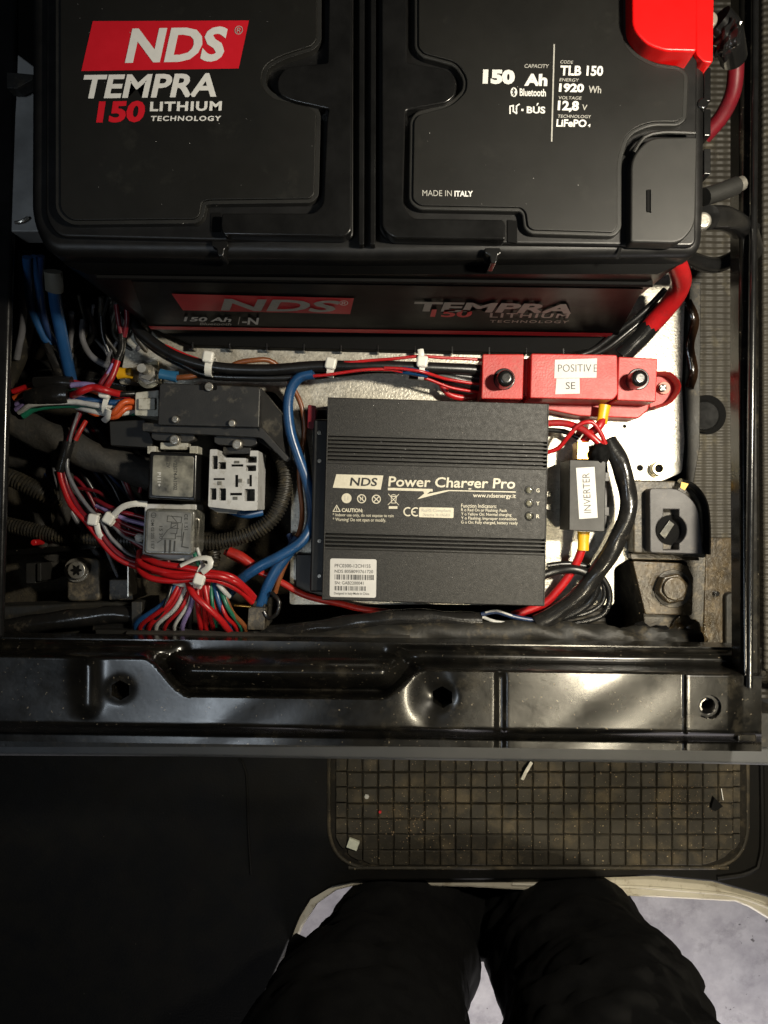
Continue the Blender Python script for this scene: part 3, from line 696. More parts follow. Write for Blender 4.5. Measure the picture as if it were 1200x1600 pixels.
# ================================================================== RED FUSE HOLDER
fh = thing('fuse_holder', 'red plastic fuse holder with two black knobs and paper stickers, on the metal plate', 'fuse holder', P(890, 600, 0))
prism('base', rnd([(757,572),(1018,574),(1014,640),(998,654),(905,650),(860,641),(757,636)], 4), 0, 1.6, red, fh, bevel=.0012)
prism('left_block', rnd([(754,553),(819,553),(817,624),(752,623)], 3), 0, 3.9, red, fh, bevel=.001, seg=3)
prism('cover', rnd([(830,552),(965,554,5),(966,616,6),(958,625,5),(828,622)], 3), 0, 4.4, red, fh, bevel=.0013, seg=3)
prism('right_block', rnd([(966.5,557),(1028,560),(1025,628),(964,625.5)], 3), 0, 3.9, red, fh, bevel=.001, seg=3)
prism('bridge', [(816,560),(832,560),(830,620),(814,620)], 0, 3.0, red, fh, bevel=.001)
ear = prism('ear', rnd([(1015,582),(1046,583,10),(1062,604,14),(1048,628,12),(1015,638)], 4, 6), 0, .5, red, fh, bevel=.0008)
tube('ear_wall', [(1020,584,1.2),(1044,585,1.2),(1059,604,1.2),(1046,628,1.2),(1020,638,1.2)], .0013, red, fh, 8, .003, 5)
disc('ear_bush', 1038, 606, 10, .4, .8, M('pink_worn_plastic', (.5,.22,.16), None, 200, .5), fh, .0004)
disc('ear_screw', 1036, 606, 6, .6, 1.1, blk, fh, .0006); lines('screw_slot', stroke([(1033,603),(1039,609)], 1.4)+stroke([(1039,603),(1033,609)], 1.4), 1.12, steel, fh)
for x in (791, 1001):
    disc('knob_collar', x-3, 592, 17, 3.8, 4.05, gloss, fh, .0006, 24)
    k = disc('knob', x, 590, 13.5, 3.9, 5.7, gloss, fh, .0035, 28); k.modifiers['b'].segments = 5
s1 = prism('sticker', [(867,562),(933,560),(932,590),(866,591)], 4.41, 4.44, paper, fh)
ptext('POSITIVE'[:7], 872, 569.5, 924, 581, 4.46, ink, fh, -.01, 0, -.5); lines('lettering', stroke([(932,570),(928.5,570),(928.5,580.5),(932,580.5)], 1.1)+stroke([(928.5,575),(932,575)], 1.1), 4.46, ink, fh)
s2 = prism('sticker', [(869.5,591.4),(905.5,591),(906,615),(867.5,616)], 4.41, 4.44, paper, fh)
ptext('SE', 884, 597, 899, 608, 4.46, ink, fh, 0, 0, 0)

# ================================================================== INVERTER FUSE
iv = thing('inline_fuse_box', 'small black box with a paper sticker reading INVERTER, right of the charger', 'fuse box', P(918, 775, 0))
prism('box', rnd([(890,718),(947,720),(945,831),(889,829)], 2), .8, 3.9, blkm, iv, bevel=.0007)
prism('box_base', rnd([(886,724),(950,724),(949,826),(885,826)], 2), 0, 1.4, blk, iv, bevel=.0006)
for y in (738, 792): prism('side_clip', rnd(quad(942,y,952,y+14), 1), .5, 3.1, blk, iv, bevel=.0005)
prism('sticker', [(900,731),(929,729.5),(934,809),(905,811)], 3.91, 3.94, paper, iv)
O = P(924, 801, 3.96); text('lettering', 'INVERTER', O, P(921, 739, 3.96)-O, P(913, 801.5, 3.96)-O, ink, iv, -.005)
prism('blade_terminal', rnd([(902,690),(920,690),(921,718),(901,718)], 2), 1.6, 3.0, brass, iv, bevel=.0006)
def crimp(x0, y0, x1, y1, z, r, mat, lab, grp=None):
    return tag(tube('cable_crimp', [(x0,y0,z),((x0+x1)/2,(y0+y1)/2,z),(x1,y1,z)], lambda t, L: r*.001*(1.15-.3*t if t < .55 else .98+.15*(t-.55)), mat, None, 14, .002, .8), lab, 'cable crimp', grp)
crimp(912,831,911,860,2.4,4.2,yel,'yellow cable crimp at the lower end of the inverter fuse box')
crimp(945,633,940,662,2.6,4.0,yel,'yellow cable crimp hanging from the red fuse holder')

# ================================================================== BOLTS
def torx(x, y, r, z0, z1, lab, mat, slot=True, washer=1.6, wz=.12):
    t = thing('screw', lab, 'screw', P(x, y, z0))
    if washer: disc('washer', x, y, r*washer, z0, z0+wz, mat, t, .0004, 28)
    disc('head', x, y, r, z0+wz*.5, z1, mat, t, .0009, 24)
    if slot:
        pts = []
        for i in range(24):
            a = 2*math.pi*i/24; pts.append((x+r*(.52+.16*math.cos(6*a))*math.cos(a), y+r*(.52+.16*math.cos(6*a))*math.sin(a)))
        poly('torx_recess', pts, z1+.04, darkrec, t)
    return t
torx(119, 891, 14, -1.5, -.6, 'large star socket screw with washer in the dark lower left of the box', steel, True, 1.35, .3)
t = thing('bolt', 'small bolt with open socket near the lower right corner of the metal plate', 'bolt', P(1030,732,0))
disc('washer', 1029, 732, 16, 0, .12, zinc, t, .0004, 26); disc('head', 1030, 732, 11, .1, .8, zinc, t, .0008, 24, None, 0, 5.5); disc('recess', 1030, 732, 5.6, .05, .45, darkrec, t)
# stud terminal on the left
t = thing('stud_terminal', 'steel threaded stud with nut and yellow washer at the top left of the metal plate', 'terminal stud', P(232,585,0))
prism('tab', rnd([(196,578),(246,562),(252,598),(240,602),(205,596)], 4), .3, .6, zinc, t, bevel=.0004)
disc('flat_washer', 232, 588, 19, .6, .8, zinc, t, .0004, 26)
disc('nut', 231, 585, 16.5, .8, 1.6, steel, t, .0006, sides=6, rot=.3)
disc('thin_nut', 230, 582, 13, 1.6, 2.2, steel, t, .0005, sides=6, rot=.7)
sweep('stud', crom([P(230,582,1.5), P(224,577,3.0), P(221,575,3.9)], .0006), lambda q, L: .0033*(1+.05*math.sin(L*6.28/.0009)), steel, t, 16)
crimp(184,583,206,583,2.2,4.0,yel,'yellow cable crimp left of the threaded stud')
crimp(277,589,250,584,2.2,3.8,bcr,'blue cable crimp right of the threaded stud')

# ================================================================== SEAT MOUNT BRACKET (right)
sb = thing('seat_mount', 'black cast seat mount with keyhole opening at the right edge of the metal plate', 'mount', P(1050, 815, -5))
prism('block', rnd([(990,750),(1075,752,26),(1100,790,24),(1104,872),(990,864)], 5, 6), -6, 1.6, brkt, sb, bevel=.002)
face_pts = rnd([(1015,763),(1064,763,30),(1092,792,26),(1098,866),(1016,864)], 6, 6)
def face_plate():
    o = prism('face_plate', face_pts, .5, 2.8, mount, None, bevel=0)
    kh = []
    for i in range(40):
        a = 2*math.pi*i/40; x = 1049+24*math.cos(a); y = 828+24*math.sin(a); kh.append((x, y))
    bpy.context.view_layer.update()
    for cpts in (kh, quad(1037,796,1061,859)):
        c = cutter(cpts, 2.8, -4, 6)
        b = o.modifiers.new('h', 'BOOLEAN'); b.object = c; b.solver = 'EXACT'; b.operation = 'DIFFERENCE'
        me = bpy.data.meshes.new_from_object(o.evaluated_get(bpy.context.evaluated_depsgraph_get()))
        o.modifiers.clear(); o.data = me; bpy.data.objects.remove(c)
    me.set_sharp_from_angle(angle=R(35))
    l = WL[o.name]; o.parent = sb; o.location = l-WL[sb.name]
    m = o.modifiers.new('b', 'BEVEL'); m.width = .0009; m.segments = 2; m.limit_method = 'ANGLE'; m.angle_limit = R(50); m.harden_normals = True
    return o
face_plate()
prism('keyhole_back', circ(1049,828,23.6), 1.55, 1.75, darkrec, sb)
prism('keyhole_latch', rnd([(1031,834),(1046,813),(1054,819),(1039,842)], 1), 1.75, 2.0, relaym, sb, bevel=.0004)
tube('edge_flange', [(1062,752,2.2),(1082,760,2.2),(1099,784,2.2),(1104,820,2.2),(1104,866,2.2)], .0022, gloss, sb, 8, .003, 2.5)
tag(prism('torn_sticker', [(1065,753),(1076,756),(1070,766),(1063,762)], 2.82, 2.86, yel), 'scrap of yellow sticker on the upper corner of the seat mount', 'sticker')
lb = thing('floor_bracket', 'dusty brown stepped metal bracket with a large hexagonal bolt below the seat mount', 'bracket', P(1050, 920, -5))
prism('foot', rnd([(984,868),(1104,868),(1100,965),(1096,1040),(1010,1040),(1006,966)], 4), -6, -.6, brkt, lb, bevel=.003)
prism('step', rnd([(988,876),(1070,880,10),(1084,900,6),(1082,962),(1008,960)], 4), -.7, .4, oily, lb, bevel=.002)
prism('step_ridge', rnd([(985,864),(1090,866),(1094,876),(986,874)], 3), -.7, .9, oily, lb, bevel=.0012)
disc('bolt_washer', 1052, 920, 30, .35, .5, brkt, lb, .0006, 28)
disc('hex_bolt', 1053, 920, 25, .5, 1.6, oily, lb, .0015, sides=6, rot=.2)
disc('bolt_cap', 1055, 920, 18.5, 1.6, 1.9, oily, lb, .0012, 26)
struct(disc('plug_halo_shade', 1104, 648, 31, -6.2, -5.96, darkrec, None, .0005, 40))  # flat dark disc, paints the halo of shadow round the plug
tag(disc('rubber_plug', 1102, 649, 25, -6, -5.2, gloss, None, .0025, 32), 'round dark rubber plug on the ribbed floor right of the metal plate', 'plug')
tag(prism('floor_latch_plate', rnd([(1134,926),(1200,926),(1200,1060),(1134,1060)], 10), -6, -4.8, dirty, bevel=.002), 'black plate with rounded corner on the dirty floor in the lower right', 'plate')
tag(prism('floor_cover', rnd([(1104,840),(1160,840),(1160,1060),(1100,1060),(1100,960)], 4), -6, -5.4, oily, bevel=.001), 'brown dirt covered carpet strip right of the floor bracket', 'carpet strip')
tag(disc('small_stud', 1121, 928, 4, -6, -4.9, gloss, None, .0005, 12), 'tiny black stud on the dirty strip right of the hexagonal bolt', 'stud')
# crumpled plastic around foot
def blob(name, x, y, z, rx, ry, rz, mat, amp=.12, freq=60, seed=0):
    bm = bmesh.new(); bmesh.ops.create_icosphere(bm, subdivisions=4, radius=1)
    c = P(x, y, z); a = px(rx, z); b = px(ry, z)
    from mathutils import noise as mn
    vs = []
    for v in bm.verts:
        n = v.co.normalized(); k = 1+amp*mn.noise(n*2.3+Vector((seed, 0, 0)))*2+amp*.5*mn.noise(n*6+Vector((0, seed, 0)))
        vs.append((c.x+n.x*a*k, c.y+n.y*b*k, c.z+n.z*rz*.01*k))
    fs = [[v.index for v in f.verts] for f in bm.faces]; bm.free()
    return mk(name, vs, fs, mat)
tag(blob('plastic_bag', 1000, 1004, 0, 60, 26, 1.5, gloss, .3, seed=3), 'crumpled shiny black plastic film behind the right end of the front rail', 'plastic film')
tag(blob('plastic_bag', 1070, 995, -.5, 30, 30, 1.6, oily, .2, seed=8), 'crumpled dusty brown film beside the floor bracket', 'plastic film')

# ================================================================== RELAY BOX GROUP (left)
rb = thing('relay_box', 'black wedge shaped plastic box with screws above the two relays', 'relay box', P(330, 640, 0))
prism('cover', rnd([(249,598,6),(407,604,8),(405,668,3),(246,664,3)], 4), .5, 4.8, boxm, rb, bevel=.0016, seg=3)
def wedge():
    a = [P(407,605,4.6), P(444,650,2.6), P(453,722,1.4), P(404,690,3.6), P(405,667,4.6)]
    vs = a+[Vector((v.x, v.y, .002)) for v in a]; n = 5
    return mk('sloping_side', vs, [list(range(n-1, -1, -1)), list(range(n, 2*n))]+[(i, (i+1) % n, n+(i+1) % n, n+i) for i in range(n)], boxm, rb, True, .0008)
wedge()
prism('flange', rnd([(222,660),(408,666,8),(452,716),(446,722),(408,684,6),(222,674)], 3), 3.4, 4.2, boxm, rb, bevel=.0008)
for x, y in ((273,655),(362,661)): disc('screw', x, y, 5.6, 4.6, 5.2, steel, rb, .0008, 18)
prism('clip_slot', rnd(quad(313,599,338,609), 2), 4.7, 4.95, darkrec, rb); disc('screw', 326, 604, 7, 4.8, 5.1, steel, rb, .0008, 16)
for x, y in ((270,683),(368,690)):
    prism('socket_nut', rnd([(x-34,y-8),(x-26,y-11),(x+26,y-8),(x+34,y-5),(x+34,y+4),(x+24,y+8),(x-28,y+5),(x-34,y+1)], 2), 2.4, 3.4, boxm, rb, bevel=.0009)
    disc('nut_screw', x+2, y+4, 8, 3.2, 3.9, steel, rb, .0012, 18)
    prism('socket_neck', rnd([(x-20,y+8),(x+24,y+9),(x+24,y+20),(x-20,y+19)], 2), 2.2, 3.1, wconn if x < 300 else boxm, rb, bevel=.0007)
tag(prism('cover_flap', [(170,658),(226,655),(240,690),(236,700),(172,696)], .5, 2.2, blkm, bevel=.001), 'flat black flap left of the relay box under the white connector', 'flap')
r1 = thing('relay', 'dark transparent relay with rotated print, upper one of the two fitted relays', 'relay', P(269,744,1), 'relays left of the charger')
prism('body', rnd([(233,705),(308,708),(306,783),(230,779)], 5), 1.2, 5.0, gloss, r1, bevel=.0016, seg=3)
prism('top_face', rnd([(239,711),(303,713),(301,777),(237,774)], 4), 4.9, 5.06, relayt, r1, bevel=.0003)
for x in (228, 294): prism('socket_lug', rnd(quad(x+2,697,x+15,709), 1), 2, 3.4, wconn, r1, bevel=.0004)
dk = M('relay_print_dark', (.04,.038,.032), None, 90, .5)
O = P(271, 716, 5.08)
def vt(s, x, y0, y1, wd, z, mat, par, up=False):
    if up: O = P(x+wd, y1, z); text('lettering', s, O, P(x+wd, y0, z)-O, P(x, y1, z)-O, mat, par, .01)
    else: O = P(x, y0, z); text('lettering', s, O, P(x, y1, z)-O, P(x+wd, y0, z)-O, mat, par, .01)
vt('V23074-A1002', 271, 718, 766, 6, 5.08, dk, r1); vt('12V', 260, 720, 731, 6, 5.08, dk, r1); vt('P111+', 246, 738, 760, 5.5, 5.08, white, r1)
r2 = thing('relay', 'grey relay with printed circuit diagram, lower one of the two fitted relays', 'relay', P(264,830,1), 'relays left of the charger')
prism('socket', rnd([(226,787),(307,788),(303,877),(222,874)], 3), 1.2, 3.4, wplast, r2, bevel=.0008)
prism('body', rnd([(227,794),(305,796),(302,868),(224,866)], 8, 6), 2, 5.2, relaym, r2, bevel=.0018, seg=4)
prism('top_face', rnd([(232,799),(300,801),(297,863),(229,861)], 5), 5.15, 5.26, M('relay_top_grey', (.19,.187,.17), (.11,.107,.095), 90, .35, .12, .15, 300, coat=.2), r2, bevel=.0003)
zz = 5.28
lines('circuit_diagram', stroke([(262,806),(284,808),(283,817),(261,815)], 1, True)+stroke([(268,806),(276,815)], .9)+stroke([(268,816),(267,825),(279,826)], 1)+stroke([(268,818),(278,818),(276,834),(266,833)], 1)+stroke([(253,840),(262,828),(276,820)], 1)+stroke([(253,842),(274,842),(274,834)], 1)+stroke([(285,818),(283,845)], .9)+stroke([(276,838),(284,838)], .9)+stroke([(287,832),(284,854),(294,856)], 1.6)+stroke([(253,843),(246,848)], 1)+stroke([(258,845),(258,862)], 3)+stroke([(266,845),(265,862)], 3)+stroke([(273,846),(272,860)], 2.4), zz, dk, r2)
vt('DM 02 205', 236, 812, 842, 5, zz, dk, r2); vt('CE 1.51', 288, 803, 828, 5.5, zz, dk, r2); vt('15', 249, 822, 830, 5, zz, dk, r2); vt('30', 249, 833, 842, 5, zz, dk, r2); vt('1E7', 236, 846, 858, 5, zz, dk, r2)
lines('maker_ring', stroke(circ(240,805,3.8,14), .9, True)+stroke([(237,805),(243,805)], .9), zz, dk, r2)
tube('wire_clip', [(305,812,4.4),(311,812,4.4),(309,842,4.0),(308,860,3.2)], .0006, steel, r2, 6, .003)
# empty relay socket
so = thing('relay_socket', 'empty white relay socket with terminal slots, hanging right of the dark relay', 'relay socket', P(364,750,1))
def sockbody():
    o = prism('body', rnd([(328,702),(340,702),(340,712),(352,715),(390,716),(391,704),(404,704),(402,797,3),(382,798),(325,792,3)], 2), 1.2, 4.6, wplast, None)
    bpy.context.view_layer.update()
    hol = [(331,712,340,733),(341,722,353,733),(384,713,401,723),(384,727,400,736),(328,763,338,781),(342,763,353,782),(382,764,398,783)]
    for h_ in hol:
        c = cutter(rnd(quad(*h_), 1.5, 3), 4.6, 2.6, 7)
        b = o.modifiers.new('h', 'BOOLEAN'); b.object = c; b.solver = 'EXACT'; b.operation = 'DIFFERENCE'
        me = bpy.data.meshes.new_from_object(o.evaluated_get(bpy.context.evaluated_depsgraph_get()))
        o.modifiers.clear(); o.data = me; bpy.data.objects.remove(c)
    me.set_sharp_from_angle(angle=R(35)); l = WL[o.name]; o.parent = so; o.location = l-WL[so.name]
    m = o.modifiers.new('b', 'BEVEL'); m.width = .0004; m.segments = 2; m.limit_method = 'ANGLE'; m.angle_limit = R(50); m.harden_normals = True
sockbody()
for q in ((362,725.5,380,729),(334,747,351,750),(368,742,372,761),(390,742,393.5,760),(360,770,378,774)): prism('terminal_slot', quad(*q), 4.3, 4.63, darkrec, so)
for q in ((366,720,374,724),(340,752,346,758),(373,748,378,754),(387,748,390,756),(364,776,371,781)): prism('terminal_clip', quad(*q), 4.3, 4.66, relaym, so)
prism('lower_flap', rnd([(326,793),(372,797),(370,803),(340,801)], 1), 2.6, 3.6, relaym, so, bevel=.0005)
# white connector on the left harness
cn = thing('plug_connector', 'dirty white plug connector at the end of the coloured harness', 'connector', P(228,630,0))
prism('shell', rnd([(211,613),(248,609),(248,651),(210,649)], 3), .8, 3.4, wconn, cn, bevel=.001); prism('latch', rnd(quad(216,622,242,640), 2), 3.3, 3.7, wconn, cn, bevel=.0006)

# ================================================================== HOSES AND THICK HARNESSES
def hose(pts, r, lab, mat=loom, g='corrugated cable tubes'):
    path = crom([P(*p) for p in pts], .0006)
    return tag(sweep('corrugated_tube', path, corr(r*.001), mat, None, 14), lab, 'corrugated tube', g)
hose([(432,700,0),(446,735,.8),(443,775,1.0),(424,812,1.0),(390,834,1.0),(345,846,1.0),(306,846,1.2),(285,842,1.0)], 5.6, 'dusty black corrugated tube curving from the relay box to the grey relay')
hose([(-20,735,-.5),(20,748,0),(50,762,0),(82,778,-.5),(110,792,-2)], 6.4, 'black corrugated tube at the far left edge, upper of the left pair')
hose([(-20,812,-1.5),(40,826,-1.5),(90,836,-1.5),(150,842,-1.5),(225,846,-1.5)], 5.6, 'black corrugated tube running right from the left edge below the red wires')
hose([(330,850,.2),(334,872,.2),(322,900,-.5)], 5.0, 'short corrugated tube end under the blue cables')
def harness(pts, r, lab, mat=fabt, amp=.13, n=16, cat='cable bundle', g=None):
    return tag(tube('cable_bundle', pts, taped(r*.001, 0, amp), mat, None, n, .0025), lab, cat, g)
harness([(-20,648,.5),(40,668,1),(95,690,1),(135,708,.6),(190,725,0),(240,745,-.5)], 12, 'thick bundle wrapped in dusty fabric tape below the coloured wires')
harness([(-20,700,-3),(60,720,-3),(150,790,-3.5),(200,830,-3.5)], 12, 'thick dark cable bundle deep in the left of the box')
harness([(100,735,-1),(104,780,-1),(92,830,-2),(80,870,-3)], 6, 'narrow black taped bundle going down between the corrugated tubes')
harness([(66,800,-2),(70,840,-2.4),(84,880,-4)], 7, 'second narrow dark bundle left of the star socket screw')
harness([(40,395,6),(42,450,4.5),(40,510,3),(30,555,1.8),(12,600,1),(0,660,.6)], 6, 'dusty black sleeve coming down beside the blue wires at the left', loom, .06)
harness([(-15,560,-1),(30,575,-.8),(80,582,-.8),(130,590,-1),(200,600,-1.5)], 8, 'dark taped bundle lying behind the coloured harness', tape, .08)
# bundle along the front edge
harness([(150,985,.2),(300,986,.4),(420,990,.8),(560,972,1.4),(640,964,1.6),(752,970,1.6)], 6.2, 'black sheathed cable along the lower edge of the charger', tape, .1)
harness([(430,1010,1),(560,996,1.5),(700,990,1.8),(860,990,1.8),(1000,1000,1.2),(1090,1000,.5)], 9, 'black plastic wrapped bundle behind the front rail', dirty, .2)
harness([(-20,985,.5),(100,968,.8),(200,960,.5),(280,975,.2)], 7, 'black bundle in the dark corner left of the fan of wires', tape, .12)
harness([(200,1000,2.2),(330,1000,2.6),(470,1006,2.6),(640,1004,2.4)], 7, 'dull black sleeve lying against the back of the front rail', fabt, .12)
# big black sheath right
harness([(950,688,2.6),(968,722,3.0),(981,770,3.0),(979,808,3.0),(962,848,2.8),(936,890,2.6),(900,934,2.2),(866,960,2.0),(838,974,1.8)], 6.6, 'thick black taped cable curving down right of the inverter fuse box', tape, .13)
tag(blob('tape_wad', 936, 712, 3.2, 15, 20, .9, darkrec, .1), 'black tape wad where the red wires enter the thick cable', 'tape')
g = 'thin black cables looping at the lower right corner of the charger'
wire([(846,900,2),(868,892,2),(895,889,2.2),(920,898,2.2),(932,915,2),(920,940,1.6),(895,958,1.4),(862,970,1.2)], 3.4, wk, 'black cable looping out of the lower right corner of the charger', g, 'cable', 'cable')
wire([(855,884,1.6),(890,880,1.6),(925,888,1.6),(948,912,1.4),(952,938,1.2),(938,962,1.1),(900,973,1),(862,976,1)], 2.3, wk, 'thin black cable making the outermost loop beside the charger corner', g, 'cable', 'cable')
wire([(916,885,1.2),(940,905,1.2),(944,935,1),(925,955,1),(880,966,.9)], 2.0, wk, 'thin black cable forming the inner loop beside the charger corner', g, 'cable', 'cable')
wire([(752,960,1.9),(775,956,2),(800,962,2),(828,968,1.9),(845,970,1.8)], 1.8, wbd, 'dark blue wire laid bare below the charger')
wire([(752,963,1.8),(775,972,1.9),(805,976,1.9),(835,975,1.8)], 1.3, ww, 'white wire laid bare below the charger, under the dark blue one')
wire([(758,957,2.1),(776,954,2.2),(800,962,2.1)], .8, ww, 'thin white strand crossing the bare dark blue wire')

# ================================================================== OVERHEAD HARNESS (across the plate)
tie_m = nylon
wire([(196,488,3),(222,522,3.2),(262,550,3.3),(320,570,3.4),(400,578,3.4),(520,572,3.4),(640,573,3.2),(762,580,2.6)], 4.2, wk, 'thick black cable running across the plate above the charger', 'black cables across the plate', 'cable', 'cable')
wire([(190,478,2.2),(230,535,2.6),(290,572,2.6),(340,588,2.6),(460,588,2.6),(600,577,2.6),(700,585,2.4),(760,592,2)], 3.2, wk, 'thinner black cable running across the plate, lower of the two', 'black cables across the plate', 'cable', 'cable')
wire([(640,582,2.2),(700,590,2.2),(762,606,1.8)], 5.2, wk, 'fat black cable entering the left end of the red fuse holder', None, 'cable', 'cable')
wire([(258,540,3.3),(300,559,3.4),(345,571,3.6),(420,573,3.6),(500,569,3.5),(560,565,3.6),(650,558,3.6),(700,560,3.4),(758,562,3)], 1.2, wr, 'thin red wire riding on the black cable across the plate', 'red wires across the plate')
wire([(455,592,3.0),(520,584,3.8),(600,577,3.8),(660,590,3.2),(705,607,2.6),(752,614,2)], 1.2, wr, 'thin red wire dipping below the black cable toward the red fuse holder', 'red wires across the plate')
wire([(600,575,3.9),(655,580,4.1),(700,594,3.0),(756,601,2.2)], 1.2, wr, 'short thin red wire just left of the red fuse holder', 'red wires across the plate')
wire([(690,600,1.4),(700,615,1.4),(725,622,1.2),(756,618,1)], 2.6, wr, 'red cable tucked under the left end of the red fuse holder')
wire([(620,578,3.2),(640,580,3.6),(668,585,3.4)], 3.0, wb, 'short blue wire section beside the right zip tie of the overhead harness')
wire([(290,588,2),(320,586,2.4),(345,580,2.8),(372,566,3.2),(395,562,3.3),(420,562,3),(440,578,2.6),(455,603,2),(471,632,1.8),(477,665,1.6),(473,705,1.4),(468,750,1.2),(472,800,1.2),(468,830,1.4),(452,868,1.6),(438,900,1.4),(430,926,1)], 2.0, wbr, 'brown wire from the blue crimp looping down beside the blue cable', 'brown wires')
wire([(276,590,2.2),(300,588,2.4),(325,580,2.4)], 2.1, wbr, 'brown wire stub leaving the blue crimp', 'brown wires')
wire([(470,640,1),(478,700,.8),(484,760,.8),(489,800,.8),(482,840,1)], 1.8, wk, 'thin black wire lying between the blue cable and the charger')
bl = 'thick blue cables left of the charger'
wire([(490,584,3.4),(470,589,3.2),(456,606,3),(450,635,2.8),(453,672,2.6),(464,708,2.4),(478,745,2.2),(488,785,2.2),(487,815,2.4),(472,845,2.8),(440,868,3),(405,886,3),(378,905,2.6),(355,930,1.8)], 4.0, wb, 'thick blue cable from the overhead harness sweeping down to the lower left', bl, 'cable', 'cable')
wire([(466,842,1.6),(448,868,1.8),(432,892,1.8),(418,918,1.6),(404,950,1.2)], 4.3, wb, 'thick blue cable crossing under the long one near the brown wire', bl, 'cable', 'cable')
wire([(330,786,1.2),(360,798,1.2),(385,804,1),(410,800,.6)], 3.2, wb, 'blue wire passing behind the empty white relay socket')
wire([(452,835,.6),(456,850,.8),(446,872,.8)], 2.6, wbd, 'dark blue wire end under the blue cables')
wire([(352,862,.8),(380,880,1),(430,905,1),(480,930,.9),(540,946,.8),(600,956,.8),(700,962,.6)], 2.6, wro, 'red cable running from the corrugated tube under the charger')
wire([(358,862,1.2),(375,870,1.3),(395,884,1.2)], 4.0, wro, 'short thick orange red cable end right of the lower relay')
wire([(909,858,2.2),(902,876,2),(888,900,1.6),(868,925,1.3),(848,944,1),(800,962,.8)], 3.3, wr, 'thick red cable from the yellow crimp under the inverter fuse box', None, 'cable', 'cable')
g = 'red wires between the charger and the red fuse holder'
wire([(852,662,2.2),(880,660,2.5),(905,668,2.9),(925,682,3.2),(940,696,3.2)], 2.6, wr, 'thicker red wire arching from the charger into the black tape wad', g)
wire([(852,708,1.8),(872,700,2.2),(888,682,2.8),(905,664,3.3),(925,660,3.5),(938,676,3.4),(946,694,3.2)], 1.7, wr, 'thin red wire looping up from the charger side and over the thicker one', g)
wire([(942,655,2.6),(935,668,2.8),(922,678,2.6),(912,690,2.3)], 3.2, wr, 'short red wire from the yellow crimp to the brass blade terminal', g)
wire([(852,672,1.2),(880,674,1.4),(905,684,1.6)], 2.0, wk, 'thin black wire under the red wires at the charger edge')
tag(prism('red_spade_connector', rnd([(481,632),(494,634),(493,671),(480,669)], 2), 1.2, 2.6, wdr, bevel=.0007), 'small dark red spade connector at the upper left corner of the charger', 'connector')

# ---- upper left: blue wires, sleeve, connector
bg_ = 'blue wires at the upper left'
wire([(42,402,8),(44,450,6.5),(52,490,5.2),(70,530,4),(80,536,3.6)], 3.0, wb, 'leftmost blue wire hanging down at the upper left', bg_)
wire([(52,400,7.6),(58,440,6.4),(64,486,5.2),(76,520,4),(86,536,3.4)], 2.6, wb, 'second blue wire from the left at the upper left', bg_)
wire([(64,400,7.4),(64,450,6),(66,490,5.2),(78,522,4.2),(90,536,3.4)], 2.6, wbd, 'darker blue wire among the hanging ones at the upper left', bg_)
wire([(84,448,6.6),(90,490,5.4),(100,540,4),(112,598,2.2)], 4.4, wb, 'thickest blue cable coming out of the grey sleeve at the upper left', bg_)
tag(tube('wire_sleeve', [(72,534,3.8),(82,556,3.2),(92,580,2.6),(98,602,2)], taped(.0042, 0, .14), tape, None, 12, .002), 'shiny black tape sleeve below the thin blue wires', 'sleeve')
tag(tube('cable_joiner', [(82,424,7.2),(84,440,6.8),(85,454,6.4)], taped(.0062, 0, .1), M('grey_joiner', (.16,.15,.12), None, 90, .5), None, 12, .002, .8), 'grey plastic joiner at the top of the thickest blue cable', 'joiner')
wire([(34,398,7),(36,460,5.5),(34,520,3.6),(26,560,2.4)], 2.6, wgr, 'thin dusty grey wire left of the blue wires')
wire([(130,500,1),(128,530,1),(140,555,1),(160,568,1),(176,575,1)], 2.4, wgr, 'grey wire curving in the dark gap below the battery')
wire([(158,470,1.4),(160,520,1),(170,550,.6)], 1.8, wk, 'thin black wire hanging in the dark gap below the battery')
g = 'red wires hanging left below the battery'
wire([(182,476,4),(185,500,3.8),(190,524,3.4)], 1.9, wdr, 'dark red wire above the black tape left below the battery', g)
wire([(198,484,4),(198,505,3.8),(194,526,3.4)], 1.9, wdr, 'second dark red wire above the black tape left below the battery', g)
wire([(190,522,3.4),(190,545,3.4),(182,565,3.6)], 2.6, tape, 'black taped joint between the red wires left below the battery', None, 'taped_joint', 'tape')
wire([(180,562,3.6),(172,580,3.7),(164,592,3.8),(154,606,3.6)], 2.3, wdr, 'dark red wire leaning beside the yellow crimp', g)
wire([(184,564,3.8),(178,582,3.9),(170,598,4),(164,606,3.6)], 2.3, wr, 'bright red wire leaning against the yellow crimp', g)
wire([(176,568,3.9),(167,585,3.9),(158,600,3.6)], 1.0, wv, 'thin pale wire between the two red ones by the yellow crimp', g)
